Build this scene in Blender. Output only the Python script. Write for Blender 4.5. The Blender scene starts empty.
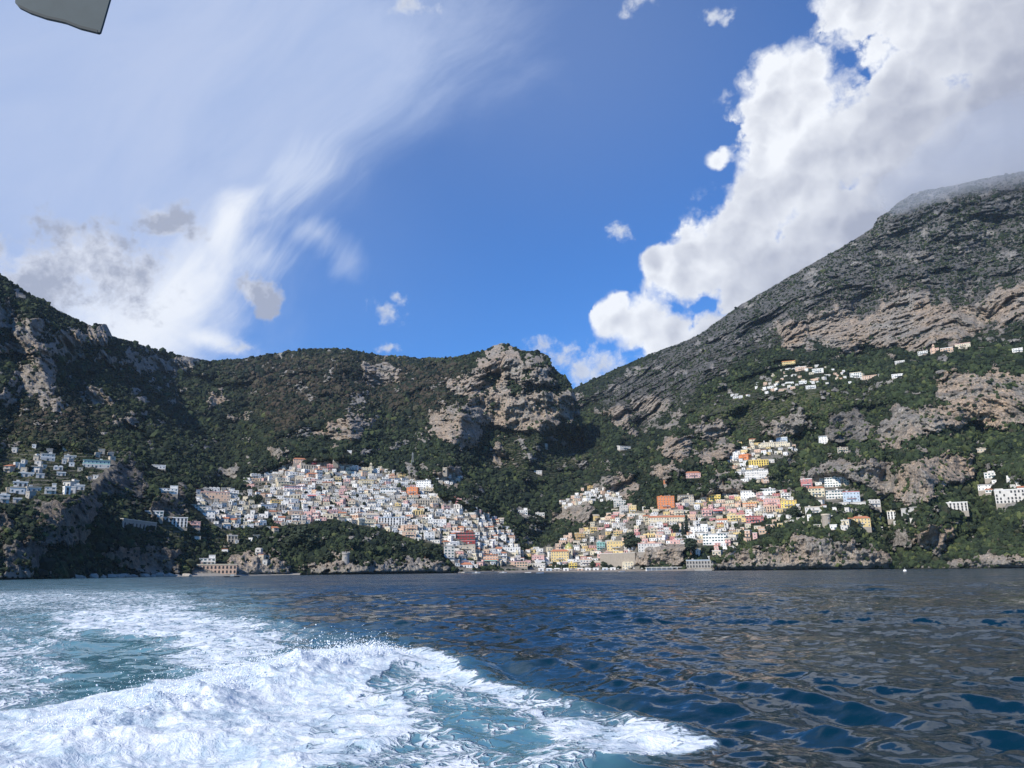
import bpy, math, random
import numpy as np
random.seed(7)
RNG = np.random.default_rng(11)
R = math.radians
scene = bpy.context.scene
COL = scene.collection

# ------------------------------------------------------------------ camera
F_PX, CX, CY = 773.0, 512.0, 384.0
CAM_H = 2.7
PITCH = math.atan(186.0/F_PX)
ROLL = R(0.56)
cam_d = bpy.data.cameras.new('camera')
cam = bpy.data.objects.new('camera', cam_d)
COL.objects.link(cam)
cam_d.sensor_width = 36.0
cam_d.lens = 36.0*F_PX/1024.0
cam_d.clip_start = 0.1
cam_d.clip_end = 60000
from mathutils import Matrix, Vector
rot = Matrix.Rotation(math.pi/2+PITCH, 4, 'X') @ Matrix.Rotation(-ROLL, 4, 'Z')
cam.matrix_world = Matrix.Translation((0, 0, CAM_H)) @ rot
scene.camera = cam
_M = np.array(rot.to_3x3())
CAM_R, CAM_U, CAM_F = _M[:, 0], _M[:, 1], -_M[:, 2]

def ray(px, py):
    px = np.asarray(px, float)[..., None]; py = np.asarray(py, float)[..., None]
    return CAM_F + (px-CX)/F_PX*CAM_R - (py-CY)/F_PX*CAM_U

def point(px, py, D):
    d = ray(px, py)
    s = np.asarray(D, float)/np.hypot(d[..., 0], d[..., 1])
    p = d*s[..., None]
    p[..., 2] += CAM_H
    return p

def project(P):
    q = np.asarray(P, float)-np.array([0, 0, CAM_H])
    f = q@CAM_F
    return CX+F_PX*(q@CAM_R)/f, CY-F_PX*(q@CAM_U)/f

def shore_y(px, D, z=0.0):
    """picture row of the point of height z at distance D in column px"""
    lo = np.full(np.shape(px), 500.0); hi = np.full(np.shape(px), 767.0)
    for _ in range(30):
        m = (lo+hi)/2
        zz = point(px, m, D)[..., 2]
        up = zz > z
        lo = np.where(up, m, lo); hi = np.where(up, hi, m)
    return (lo+hi)/2

def ground(px, py, z=0.0):
    d = ray(px, py)
    s = (z-CAM_H)/d[..., 2]
    p = d*s[..., None]; p[..., 2] += CAM_H
    return p

# ------------------------------------------------------------------ noise
def _hash(ix, iy, iz, seed):
    h = (ix*374761393 + iy*668265263 + iz*2147483647 + seed*1274126177) & 0xffffffff
    h = ((h ^ (h >> 13))*1274126177) & 0xffffffff
    h = ((h ^ (h >> 16))*2246822519) & 0xffffffff
    return (h ^ (h >> 15)) & 0xffffffff

_G = RNG.normal(size=(256, 3)); _G /= np.linalg.norm(_G, axis=1)[:, None]
def noise3(P, scale=1.0, seed=0):
    shp = P.shape[:-1]
    Q = P.reshape(-1, 3)*scale
    i = np.floor(Q).astype(np.int64); f = Q-i
    u = f*f*f*(f*(f*6-15)+10)
    out = np.zeros(len(Q))
    for dx in (0, 1):
        for dy in (0, 1):
            for dz in (0, 1):
                g = _G[_hash(i[:, 0]+dx, i[:, 1]+dy, i[:, 2]+dz, seed) & 255]
                d = f-np.array([dx, dy, dz])
                w = (u[:, 0] if dx else 1-u[:, 0])*(u[:, 1] if dy else 1-u[:, 1])*(u[:, 2] if dz else 1-u[:, 2])
                out += w*(g*d).sum(1)
    return (out*1.6).reshape(shp)

def fbm(P, scale, octv, seed=0, gain=.5, ridged=False):
    s = 0; a = 1; t = 0
    for k in range(octv):
        n = noise3(P, scale*2.03**k, seed+k)
        if ridged: n = 1-2*np.abs(n)
        s = s+a*n; t += a; a *= gain
    return s/t

def sm(a, b, x):
    t = np.clip((x-a)/(b-a), 0, 1)
    return t*t*(3-2*t)

def tps(pts):
    pts = np.array(pts, float)
    X = pts[:, :2]/100.0; v = np.log(pts[:, 2]); n = len(X)
    def K(r2): return np.where(r2 > 1e-12, .5*r2*np.log(r2+1e-12), 0)
    A = K(((X[:, None]-X[None])**2).sum(-1))+np.eye(n)*.003
    Pm = np.hstack([np.ones((n, 1)), X])
    M = np.block([[A, Pm], [Pm.T, np.zeros((3, 3))]])
    sol = np.linalg.solve(M, np.concatenate([v, np.zeros(3)]))
    def f(px, py):
        shp = np.shape(px)
        Y = np.stack([np.ravel(px), np.ravel(py)], -1)/100.0
        out = np.empty(len(Y))
        for s in range(0, len(Y), 60000):
            y = Y[s:s+60000]
            r2 = ((y[:, None]-X[None])**2).sum(-1)
            out[s:s+60000] = K(r2)@sol[:n]+sol[n]+y@sol[n+1:]
        return np.exp(out).reshape(shp)
    return f

# rasterised masks on a picture grid with 1 px cells, origin (-130, 100)
MX0, MY0, MW, MH = -130, 100, 1300, 700
_gx, _gy = np.meshgrid(np.arange(MW)+MX0+.5, np.arange(MH)+MY0+.5)
def poly_mask(poly):
    m = np.zeros((MH, MW), bool)
    n = len(poly)
    for i in range(n):
        x0, y0 = poly[i]; x1, y1 = poly[(i+1) % n]
        if y0 == y1: continue
        c = ((_gy >= min(y0, y1)) & (_gy < max(y0, y1)) & (_gx < x0+(_gy-y0)*(x1-x0)/(y1-y0)))
        m ^= c
    return m.astype(float)
def blur(m, s):
    if s <= 0: return m
    k = int(3*s)+1
    w = np.exp(-.5*(np.arange(-k, k+1)/s)**2); w /= w.sum()
    for ax in (0, 1):
        p = np.pad(m, [(k, k) if a == ax else (0, 0) for a in (0, 1)], mode='edge')
        o = 0
        for j, ww in enumerate(w):
            sl = [slice(None)]*2; sl[ax] = slice(j, j+m.shape[ax])
            o = o+ww*p[tuple(sl)]
        m = o
    return m
def sample(m, px, py):
    x = np.clip(np.asarray(px)-MX0-.5, 0, MW-1.001); y = np.clip(np.asarray(py)-MY0-.5, 0, MH-1.001)
    i = x.astype(int); j = y.astype(int); fx = x-i; fy = y-j
    return (m[j, i]*(1-fx)*(1-fy)+m[j, i+1]*fx*(1-fy)+m[j+1, i]*(1-fx)*fy+m[j+1, i+1]*fx*fy)

# ------------------------------------------------------------------ mesh helpers
def mesh_np(name, verts, quads=None, tris=None, smooth=False, uv=None):
    me = bpy.data.meshes.new(name)
    V = np.ascontiguousarray(verts, dtype=np.float32).reshape(-1, 3)
    nq = 0 if quads is None else len(quads); nt = 0 if tris is None else len(tris)
    loops = []
    if nq: loops.append(np.asarray(quads, np.int32).ravel())
    if nt: loops.append(np.asarray(tris, np.int32).ravel())
    L = np.concatenate(loops)
    starts = np.concatenate([np.arange(nq)*4, nq*4+np.arange(nt)*3]).astype(np.int32)
    tot = np.concatenate([np.full(nq, 4), np.full(nt, 3)]).astype(np.int32)
    me.vertices.add(len(V)); me.vertices.foreach_set('co', V.ravel())
    me.loops.add(len(L)); me.loops.foreach_set('vertex_index', L)
    me.polygons.add(nq+nt)
    me.polygons.foreach_set('loop_start', starts)
    me.polygons.foreach_set('loop_total', tot)
    me.update(calc_edges=True)
    me.validate()
    me.polygons.foreach_set('use_smooth', np.full(nq+nt, smooth, dtype=bool))
    return me

def attr(me, name, vals):
    a = me.attributes.new(name, 'FLOAT', 'POINT')
    a.data.foreach_set('value', np.ascontiguousarray(vals, np.float32).ravel())
def attr_col(me, name, vals):
    a = me.attributes.new(name, 'FLOAT_COLOR', 'POINT')
    v = np.ones((len(vals), 4), np.float32); v[:, :3] = vals
    a.data.foreach_set('color', v.ravel())

def grid_quads(nr, nc):
    i = np.arange(nr-1)[:, None]*nc+np.arange(nc-1)[None]
    i = i.ravel()
    return np.stack([i, i+1, i+nc+1, i+nc], -1)

def link(name, data, parent=None, mat=None):
    o = bpy.data.objects.new(name, data)
    COL.objects.link(o)
    if parent: o.parent = parent
    if mat is not None:
        if not data.materials: data.materials.append(mat)
    return o
def tag(o, label, cat, group=None, kind=None):
    if label: o['label'] = label
    if cat: o['category'] = cat
    if group: o['group'] = group
    if kind: o['kind'] = kind
    return o

# ------------------------------------------------------------------ node helpers
class NT:
    def __init__(s, tree): s.t = tree; s.n = tree.nodes; s.l = tree.links
    def new(s, typ, **kw):
        n = s.n.new(typ)
        for k, v in kw.items(): setattr(n, k, v)
        return n
    def put(s, sock, v):
        if isinstance(v, S): s.l.new(v.s, sock)
        elif isinstance(v, bpy.types.NodeSocket): s.l.new(v, sock)
        else:
            if hasattr(sock.default_value, '__len__') and not hasattr(v, '__len__'):
                v = [v]*len(sock.default_value)
            if hasattr(v, '__len__') and len(v) == 3 and len(sock.default_value) == 4: v = (*v, 1)
            sock.default_value = v
    def math(s, op, a, b=0.0, c=None, clamp=False):
        n = s.new('ShaderNodeMath', operation=op, use_clamp=clamp)
        s.put(n.inputs[0], a); s.put(n.inputs[1], b)
        if c is not None: s.put(n.inputs[2], c)
        return S(s, n.outputs[0])
    def vmath(s, op, a, b=None, scale=None):
        n = s.new('ShaderNodeVectorMath', operation=op)
        s.put(n.inputs[0], a)
        if b is not None: s.put(n.inputs[1], b)
        if scale is not None: s.put(n.inputs['Scale'], scale)
        return S(s, n.outputs['Value'] if op in ('DOT_PRODUCT', 'LENGTH', 'DISTANCE') else n.outputs[0])
    def smooth(s, x, a, b):
        n = s.new('ShaderNodeMapRange', interpolation_type='SMOOTHSTEP')
        s.put(n.inputs[0], x); s.put(n.inputs[1], a); s.put(n.inputs[2], b)
        return S(s, n.outputs[0])
    def lin(s, x, a, b, c=0.0, d=1.0):
        n = s.new('ShaderNodeMapRange')
        s.put(n.inputs[0], x); s.put(n.inputs[1], a); s.put(n.inputs[2], b); s.put(n.inputs[3], c); s.put(n.inputs[4], d)
        return S(s, n.outputs[0])
    def noise(s, vec, scale, detail=4, rough=.5, dist=0.0, lac=2.0, color=False):
        n = s.new('ShaderNodeTexNoise')
        s.put(n.inputs['Vector'], vec); s.put(n.inputs['Scale'], scale); s.put(n.inputs['Detail'], detail)
        s.put(n.inputs['Roughness'], rough); s.put(n.inputs['Distortion'], dist); s.put(n.inputs['Lacunarity'], lac)
        return S(s, n.outputs['Color' if color else 'Fac'])
    def voronoi(s, vec, scale, feature='F1', rnd=1.0, out='Distance'):
        n = s.new('ShaderNodeTexVoronoi', feature=feature)
        s.put(n.inputs['Vector'], vec); s.put(n.inputs['Scale'], scale); s.put(n.inputs['Randomness'], rnd)
        return S(s, n.outputs[out])
    def mix(s, f, a, b, blend='MIX'):
        n = s.new('ShaderNodeMix', data_type='RGBA', blend_type=blend)
        s.put(n.inputs[0], f); s.put(n.inputs[6], a); s.put(n.inputs[7], b)
        return S(s, n.outputs[2])
    def comb(s, x, y, z):
        n = s.new('ShaderNodeCombineXYZ')
        s.put(n.inputs[0], x); s.put(n.inputs[1], y); s.put(n.inputs[2], z)
        return S(s, n.outputs[0])
    def sep(s, v):
        n = s.new('ShaderNodeSeparateXYZ'); s.put(n.inputs[0], v)
        return [S(s, o) for o in n.outputs]
    def attr(s, name, out='Fac'):
        n = s.new('ShaderNodeAttribute', attribute_name=name)
        return S(s, n.outputs[out])
class S:
    def __init__(s, nt, sock): s.nt = nt; s.s = sock
    def __add__(s, o): return s.nt.math('ADD', s, o)
    __radd__ = __add__
    def __mul__(s, o): return s.nt.math('MULTIPLY', s, o)
    __rmul__ = __mul__
    def __sub__(s, o): return s.nt.math('SUBTRACT', s, o)
    def __rsub__(s, o): return s.nt.math('SUBTRACT', o, s)
    def __truediv__(s, o): return s.nt.math('DIVIDE', s, o)
    def max(s, o): return s.nt.math('MAXIMUM', s, o)
    def min(s, o): return s.nt.math('MINIMUM', s, o)
    def pow(s, o): return s.nt.math('POWER', s, o)
    def clamp(s): return s.nt.math('ADD', s, 0.0, clamp=True)

def material(name):
    m = bpy.data.materials.new(name); m.use_nodes = True
    t = NT(m.node_tree); t.n.clear()
    out = t.new('ShaderNodeOutputMaterial'); b = t.new('ShaderNodeBsdfPrincipled')
    t.l.new(b.outputs[0], out.inputs[0])
    return m, t, b, out
def geo_pos(t): return S(t, t.new('ShaderNodeNewGeometry').outputs['Position'])
def obj_pos(t): return S(t, t.new('ShaderNodeTexCoord').outputs['Object'])
def bump(t, b, h, strength, dist):
    n = t.new('ShaderNodeBump'); t.put(n.inputs['Height'], h)
    n.inputs['Strength'].default_value = strength; n.inputs['Distance'].default_value = dist
    t.l.new(n.outputs[0], b.inputs['Normal'])
def simple_mat(name, color, var=.12, rough=.85, scale=.6, metallic=0.0):
    m, t, b, out = material(name)
    p = obj_pos(t)
    n = t.noise(p, scale, 5, .6)
    f = t.lin(n, .25, .75, 1-var, 1+var)
    v = t.vmath('SCALE', tuple(color), scale=f)
    t.put(b.inputs['Base Color'], v)
    b.inputs['Roughness'].default_value = rough
    b.inputs['Metallic'].default_value = metallic
    return m
# ------------------------------------------------------------------ terrain
PA = [(-100,578,500),(0,578,540),(60,578,600),(120,577,680),(200,576,760),(300,575,820),(350,574,800),(420,573,850),(480,572,900),(540,572,960),(600,572,960),
(-100,540,540),(0,540,600),(60,540,640),(120,545,720),(200,545,820),(300,540,870),(380,540,890),(450,530,960),(520,540,1040),(600,540,1050),
(-100,500,620),(0,500,680),(60,500,700),(130,500,830),(200,505,900),(260,505,980),(340,500,1000),(420,500,1040),(480,505,1080),(530,500,1350),(600,500,1200),
(-100,460,760),(0,460,850),(60,460,900),(110,460,950),(170,460,1150),(230,460,1450),(300,465,1200),(380,465,1230),(440,470,1250),(500,460,1500),(550,460,1500),(600,460,1550),
(-100,420,900),(0,420,1000),(60,420,1080),(110,420,1200),(170,420,1600),(230,430,1800),(300,420,1600),(340,425,1550),(400,430,1550),(440,430,1500),(500,425,1650),(560,425,1650),
(-100,380,1050),(0,380,1150),(60,380,1300),(120,380,1600),(200,390,2000),(280,380,2100),(350,380,2000),(420,380,1900),(500,380,1750),(560,390,1750),
(-100,230,1400),(0,275,1500),(60,310,1600),(100,330,1700),(150,350,2100),(210,360,2500),(300,350,2500),(350,350,2400),(400,360,2400),(450,358,2200),(500,347,1950),(550,352,1850),(575,385,1800)]
PB = [(480,572,960),(540,572,960),(600,571,960),(640,571,930),(700,570,900),(760,569,900),(830,568,880),(900,568,900),(960,567,860),(1024,567,820),(1120,566,780),
(520,540,1040),(600,540,1050),(640,545,960),(700,540,950),(780,540,930),(850,540,920),(910,540,960),(960,540,920),(1024,540,880),(1120,540,830),
(530,500,1350),(600,500,1200),(640,500,1120),(700,500,1080),(780,500,1030),(850,500,1000),(920,500,1020),(1000,500,1000),(1120,500,950),
(600,460,1550),(640,460,1350),(680,460,1200),(740,460,1180),(800,460,1150),(860,460,1100),(920,470,1080),(1024,460,1080),(1120,460,1000),
(600,420,2000),(640,420,1750),(690,420,1450),(750,420,1350),(820,420,1280),(900,420,1200),(960,430,1180),(1024,430,1200),(1120,420,1150),
(560,395,2600),(600,395,2400),(650,385,2100),(700,390,1700),(760,385,1500),(800,380,1450),(870,385,1420),(930,385,1330),(1000,390,1280),(1120,390,1230),
(600,372,2900),(650,360,2500),(700,355,2100),(760,350,1900),(800,355,1750),(870,365,1550),(940,350,1450),(1024,350,1500),(1120,350,1450),
(700,330,2700),(750,320,2300),(800,330,1950),(860,325,1900),(920,320,1850),(980,320,1750),(1024,310,1650),(1120,310,1600),
(760,295,2700),(800,285,2400),(860,290,2150),(920,290,2050),(1024,285,1900),(1120,280,1800),
(850,240,2700),(920,240,2500),(1024,240,2350),(1120,240,2250),
(900,200,2900),(960,180,2800),(1024,172,2750),(1120,160,2700)]
SIL_A = [(-120,205),(-60,240),(-20,262),(0,274),(8,280),(15,284),(35,297),(60,311),(80,321),(93,326),(97,324),(106,324),(109,329),(112,336),(130,341),(150,348),(180,355),(210,361),(240,359),(270,354),(300,350),(330,348),(350,350),(380,355),(420,358),(450,358),(470,354),(486,350),(494,345),(502,343),(512,346),(520,350),(535,351),(547,355),(552,366),(560,373),(568,379),(574,391),(579,408),(584,432),(592,455),(602,478),(640,520)]
SIL_B = [(480,445),(540,412),(560,398),(572,389),(590,381),(615,369),(650,354),(680,343),(700,334),(715,323),(740,305),(770,288),(790,276),(815,262),(840,248),(860,236),(872,228),(878,218),(890,210),(900,201),(912,194),(925,190),(950,186),(990,177),(1024,171),(1140,158)]

# rock faces traced as patches: (tan, [points]) ; tan 0 = grey limestone, 1 = orange stained
ROCK = [
(.2,[(-40,300),(0,302),(14,304),(16,322),(8,330),(-40,330)]),(.3,[(12,326),(30,320),(48,318),(48,336),(30,340),(14,335)]),
(.6,[(-40,345),(10,342),(45,343),(44,352),(20,353),(-40,359)]),(.5,[(50,335),(78,330),(86,342),(78,360),(55,352)]),
(.4,[(86,330),(94,324),(108,323),(112,335),(108,348),(96,345),(87,340)]),(.5,[(95,350),(120,362),(118,368),(100,362)]),
(.2,[(135,357),(185,358),(200,364),(185,372),(150,372),(135,364)]),(.3,[(15,370),(35,362),(55,360),(55,390),(50,405),(30,395),(15,385)]),
(.2,[(0,395),(20,390),(20,402),(10,408),(0,403)]),(.3,[(82,388),(105,390),(112,402),(102,408),(84,398)]),
(.4,[(168,398),(178,400),(180,408),(168,407)]),(.7,[(205,397),(220,396),(221,406),(208,408)]),(.6,[(225,417),(242,412),(244,416),(227,423)]),
(.2,[(52,403),(62,403),(64,418),(54,418)]),(.2,[(112,415),(140,418),(143,425),(115,424)]),
(.1,[(88,480),(108,470),(118,456),(133,455),(137,470),(150,486),(148,497),(125,496),(95,494),(90,490)]),
(.5,[(36,500),(60,502),(90,496),(98,500),(96,520),(85,538),(60,545),(45,540),(36,520)]),
(.1,[(5,540),(40,540),(45,560),(30,578),(0,578)]),(.3,[(-40,515),(12,515),(14,530),(-40,530)]),
(.7,[(152,505),(158,500),(182,492),(187,505),(180,517),(152,515)]),
(.8,[(106,551),(140,549),(172,552),(185,565),(170,577),(145,572),(106,562)]),(.5,[(230,556),(262,552),(285,558),(300,576),(230,576)]),
(.4,[(303,577),(306,567),(325,562),(345,563),(400,563),(445,560),(447,576)]),(.4,[(330,470),(345,460),(352,470),(340,478)]),
(.5,[(480,358),(492,346),(503,343),(515,350),(518,362),(532,372),(548,366),(551,385),(535,382),(505,376),(482,370)]),
(.7,[(447,380),(470,380),(500,388),(515,394),(548,392),(562,410),(560,425),(540,428),(505,428),(480,424),(466,412),(466,404),(490,405),(470,395),(448,390)]),
(.3,[(548,392),(575,398),(579,412),(566,418)]),(.4,[(362,362),(385,362),(402,372),(398,380),(380,388),(364,380)]),
(.6,[(425,415),(450,408),(470,418),(480,428),(482,440),(462,450),(446,442),(428,425)]),
(.7,[(320,434),(330,420),(350,418),(366,414),(368,433),(345,438),(330,440)]),(.5,[(487,455),(498,440),(502,440),(508,462),(500,466)]),
(.3,[(268,452),(285,447),(292,458),(272,464)]),(.5,[(440,470),(462,465),(466,480),(455,486),(436,484)]),
(.6,[(588,490),(600,477),(622,474),(632,480),(638,492),(628,499),(605,492)]),(.5,[(558,503),(575,500),(600,508),(595,520),(560,522)]),
(.5,[(610,415),(625,408),(632,425),(638,437),(622,432),(608,422)]),(.7,[(658,440),(665,436),(692,436),(691,455),(672,461),(657,458)]),
(.6,[(690,462),(712,446),(738,442),(735,458),(705,465)]),(.3,[(630,398),(665,400),(678,412),(660,415),(635,410)]),(.6,[(650,470),(660,462),(672,470),(668,482),(655,480)]),
(.7,[(780,325),(800,318),(806,345),(785,350)]),(.6,[(807,320),(830,310),(840,305),(855,315),(865,340),(855,352),(835,347),(815,342)]),
(.6,[(857,325),(880,310),(905,288),(920,292),(930,305),(945,308),(960,312),(1000,290),(1060,270),(1060,315),(990,322),(965,340),(940,338),(930,350),(870,345)]),
(.85,[(937,385),(960,375),(1060,372),(1060,405),(1005,430),(985,425),(965,425),(958,405),(940,400)]),
(.65,[(870,432),(895,412),(930,408),(965,412),(966,425),(920,435),(895,447),(875,445)]),(.1,[(825,418),(840,412),(858,411),(868,422),(866,440),(850,443),(828,435)]),
(.3,[(760,425),(800,415),(820,425),(800,435),(765,436)]),
(.4,[(797,472),(830,462),(885,462),(891,478),(888,498),(872,494),(866,482),(800,482)]),(.75,[(893,477),(915,460),(965,455),(976,468),(968,480),(935,485),(932,503),(910,506),(893,497)]),
(.9,[(915,537),(925,525),(950,528),(956,540),(940,553),(920,550)]),(.1,[(893,525),(906,525),(907,553),(897,555)]),
(.6,[(785,550),(800,535),(830,538),(850,545),(893,556),(893,569),(720,571),(722,556),(750,548)]),(.5,[(945,565),(980,553),(1060,557),(1060,569),(945,569)]),
(.5,[(638,545),(665,545),(690,541),(685,563),(660,566),(640,562)]),(.4,[(712,492),(715,478),(750,480),(748,495)]),(.5,[(600,553),(636,551),(636,566),(600,566)]),
(.4,[(690,425),(720,418),(735,430),(710,440)]),(.3,[(1000,410),(1040,400),(1060,420),(1010,425)]),
]
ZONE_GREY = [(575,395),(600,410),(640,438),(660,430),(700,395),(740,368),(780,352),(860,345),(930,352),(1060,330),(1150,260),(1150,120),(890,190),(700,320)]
ZONE_BROWN = [(210,365),(260,352),(300,350),(400,358),(470,362),(465,395),(440,420),(380,410),(330,410),(300,440),(270,440),(250,400)]
ZONE_BROWN2 = [(0,405),(60,395),(100,415),(110,440),(0,440)]
ZONE_TERR = [(500,435),(560,440),(600,450),(590,475),(520,480),(500,465)]
ZONE_TERR2 = [(0,435),(130,440),(110,500),(0,500)]
ZONE_TERR3 = [(690,400),(760,385),(860,385),(880,400),(820,415),(700,450)]
ZONE_TERR4 = [(150,512),(240,530),(260,560),(150,550)]
# villages
VIL = {
 'main':[(243,482),(290,463),(330,460),(375,467),(405,476),(432,481),(438,497),(460,505),(480,512),(500,522),(512,536),(518,552),(530,566),(455,568),(445,548),(415,540),(400,534),(360,526),(330,520),(300,526),(280,526),(268,514),(262,505),(250,495)],
 'leftflank':[(192,492),(232,490),(248,500),(264,512),(266,528),(240,530),(215,528),(198,512)],
 'beach':[(520,552),(560,540),(580,532),(600,518),(625,505),(645,510),(700,497),(730,492),(790,492),(800,508),(735,525),(740,540),(705,545),(640,545),(635,568),(525,568)],
 'mid':[(725,462),(740,444),(790,437),(800,452),(765,468),(768,484),(745,482),(735,475)],
 'cliffhouses':[(800,482),(820,475),(845,476),(868,497),(865,506),(820,506)],
 'upleft':[(0,445),(60,448),(120,455),(85,492),(20,502),(0,502)],
 'plateau':[(772,366),(800,360),(840,372),(885,376),(850,384),(790,390),(730,402),(728,394),(770,380)],
 'outcrop':[(562,503),(590,487),(618,492),(625,503),(600,502),(565,510)],
 'nook':[(434,478),(445,470),(462,476),(456,487),(438,487)],
 'lower':[(735,508),(800,508),(806,520),(775,530),(745,546),(705,562),(690,556),(700,540),(735,530)],
 'bench':[(802,506),(900,514),(915,522),(880,534),(800,530)],
 'gardens':[(185,532),(290,530),(300,548),(270,566),(195,562)],
 'right':[(985,470),(1024,482),(1024,503),(990,492)],
}
rockm = np.zeros((MH, MW)); tanm = np.zeros((MH, MW))
for tn, poly in ROCK:
    m = poly_mask(poly); rockm = np.maximum(rockm, m); tanm = np.where(m > 0, tn, tanm)
tanm = blur(tanm, 5)/np.maximum(blur((tanm > 0).astype(float), 5), .08)
rock_hard = rockm.copy()
rockm = blur(rockm, 2.0)*.45+blur(rockm, 8)*.68
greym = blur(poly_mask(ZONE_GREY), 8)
brownm = blur(np.maximum(poly_mask(ZONE_BROWN), poly_mask(ZONE_BROWN2)), 12)
terrm = blur(sum(poly_mask(z) for z in (ZONE_TERR, ZONE_TERR2, ZONE_TERR3, ZONE_TERR4)).clip(0, 1), 8)
rockshadem = blur(np.maximum(poly_mask([(-130,440),(150,450),(195,500),(195,580),(-130,580)]), poly_mask([(820,410),(860,405),(868,450),(830,452)])*.8), 6)  # left cliffs and the grey crag: shade painted into the rock colour
vilm = blur(sum(poly_mask(v)*(.5 if k in ('upleft', 'plateau', 'right', 'nook', 'lower') else 1) for k, v in VIL.items() if k not in ('bench', 'gardens')).clip(0, 1), 2.5)

fA, fB = tps(PA), tps(PB)
# spurs (+) and ravines (-) traced as lines: (depth m, half width px, points)
SPURS = [
(-150,24,[(150,360),(190,410),(215,450),(232,490)]),(70,16,[(108,335),(128,390),(165,440),(200,470)]),(60,16,[(30,300),(40,360),(60,420),(90,455)]),(-60,12,[(70,330),(75,390),(100,440)]),
(-50,10,[(5,310),(20,380),(10,430)]),
(110,20,[(350,355),(320,395),(275,440),(245,475)]),(-70,13,[(375,362),(385,420),(375,455)]),(80,14,[(345,405),(350,440),(335,460)]),
(-60,12,[(440,360),(415,400),(405,455)]),(100,16,[(500,346),(470,395),(455,440),(445,470)]),(-60,11,[(490,430),(480,470),(500,510)]),
(-45,10,[(280,360),(255,400),(240,440)]),(45,9,[(250,362),(225,400),(215,420)]),(40,9,[(310,352),(290,380),(262,420)]),
(50,12,[(530,350),(545,400),(540,440),(525,470)]),(-110,16,[(583,430),(592,460),(572,500),(540,535)]),(-100,13,[(640,425),(645,455),(640,480),(600,500)]),(55,14,[(610,455),(605,485),(590,500)]),
(-90,16,[(690,352),(655,400),(642,430)]),(70,14,[(640,370),(615,410),(612,440)]),(60,14,[(740,330),(700,380),(680,430),(668,455)]),
(-80,13,[(800,440),(792,465),(785,485)]),(-50,9,[(752,400),(735,430),(705,450)]),
(-60,10,[(885,500),(888,530),(900,560)]),(-60,12,[(880,410),(890,450),(885,478)]),(50,12,[(915,450),(930,490),(925,530)]),
(-90,14,[(905,230),(880,280),(855,310)]),(80,16,[(960,190),(930,240),(900,285)]),(-80,14,[(1010,200),(980,260),(965,300)]),(60,14,[(850,240),(820,285),(790,320)]),
(-55,12,[(820,260),(790,295),(760,330),(720,360)]),(45,10,[(780,285),(745,325),(715,350)]),(-70,16,[(980,430),(975,460),(985,520),(960,555)]),
(40,8,[(830,410),(835,440)]),(-70,12,[(862,350),(868,385),(872,410)]),
]
def spur_field(px, py):
    out = np.zeros(np.shape(px))
    for amp, wd, pts in SPURS:
        best = np.full(np.shape(px), 1e9)
        for (x0, y0), (x1, y1) in zip(pts[:-1], pts[1:]):
            dx, dy = x1-x0, y1-y0
            u = np.clip(((px-x0)*dx+(py-y0)*dy)/(dx*dx+dy*dy), 0, 1)
            best = np.minimum(best, (px-x0-u*dx)**2+(py-y0-u*dy)**2)
        out += amp*np.exp(-np.sqrt(best+9)/wd)*1.15
    return out
def D_A(px, py):
    a = fA(px, py)
    w = sm(520, 585, px)*sm(425, 452, py)
    return np.exp(np.log(a)*(1-w)+np.log(fB(px, py))*w)+35*sm(572, 602, px)*sm(420, 450, py)
def D_B(px, py):
    b = fB(px, py)
    return b+35*(1-sm(556, 590, px))

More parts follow.
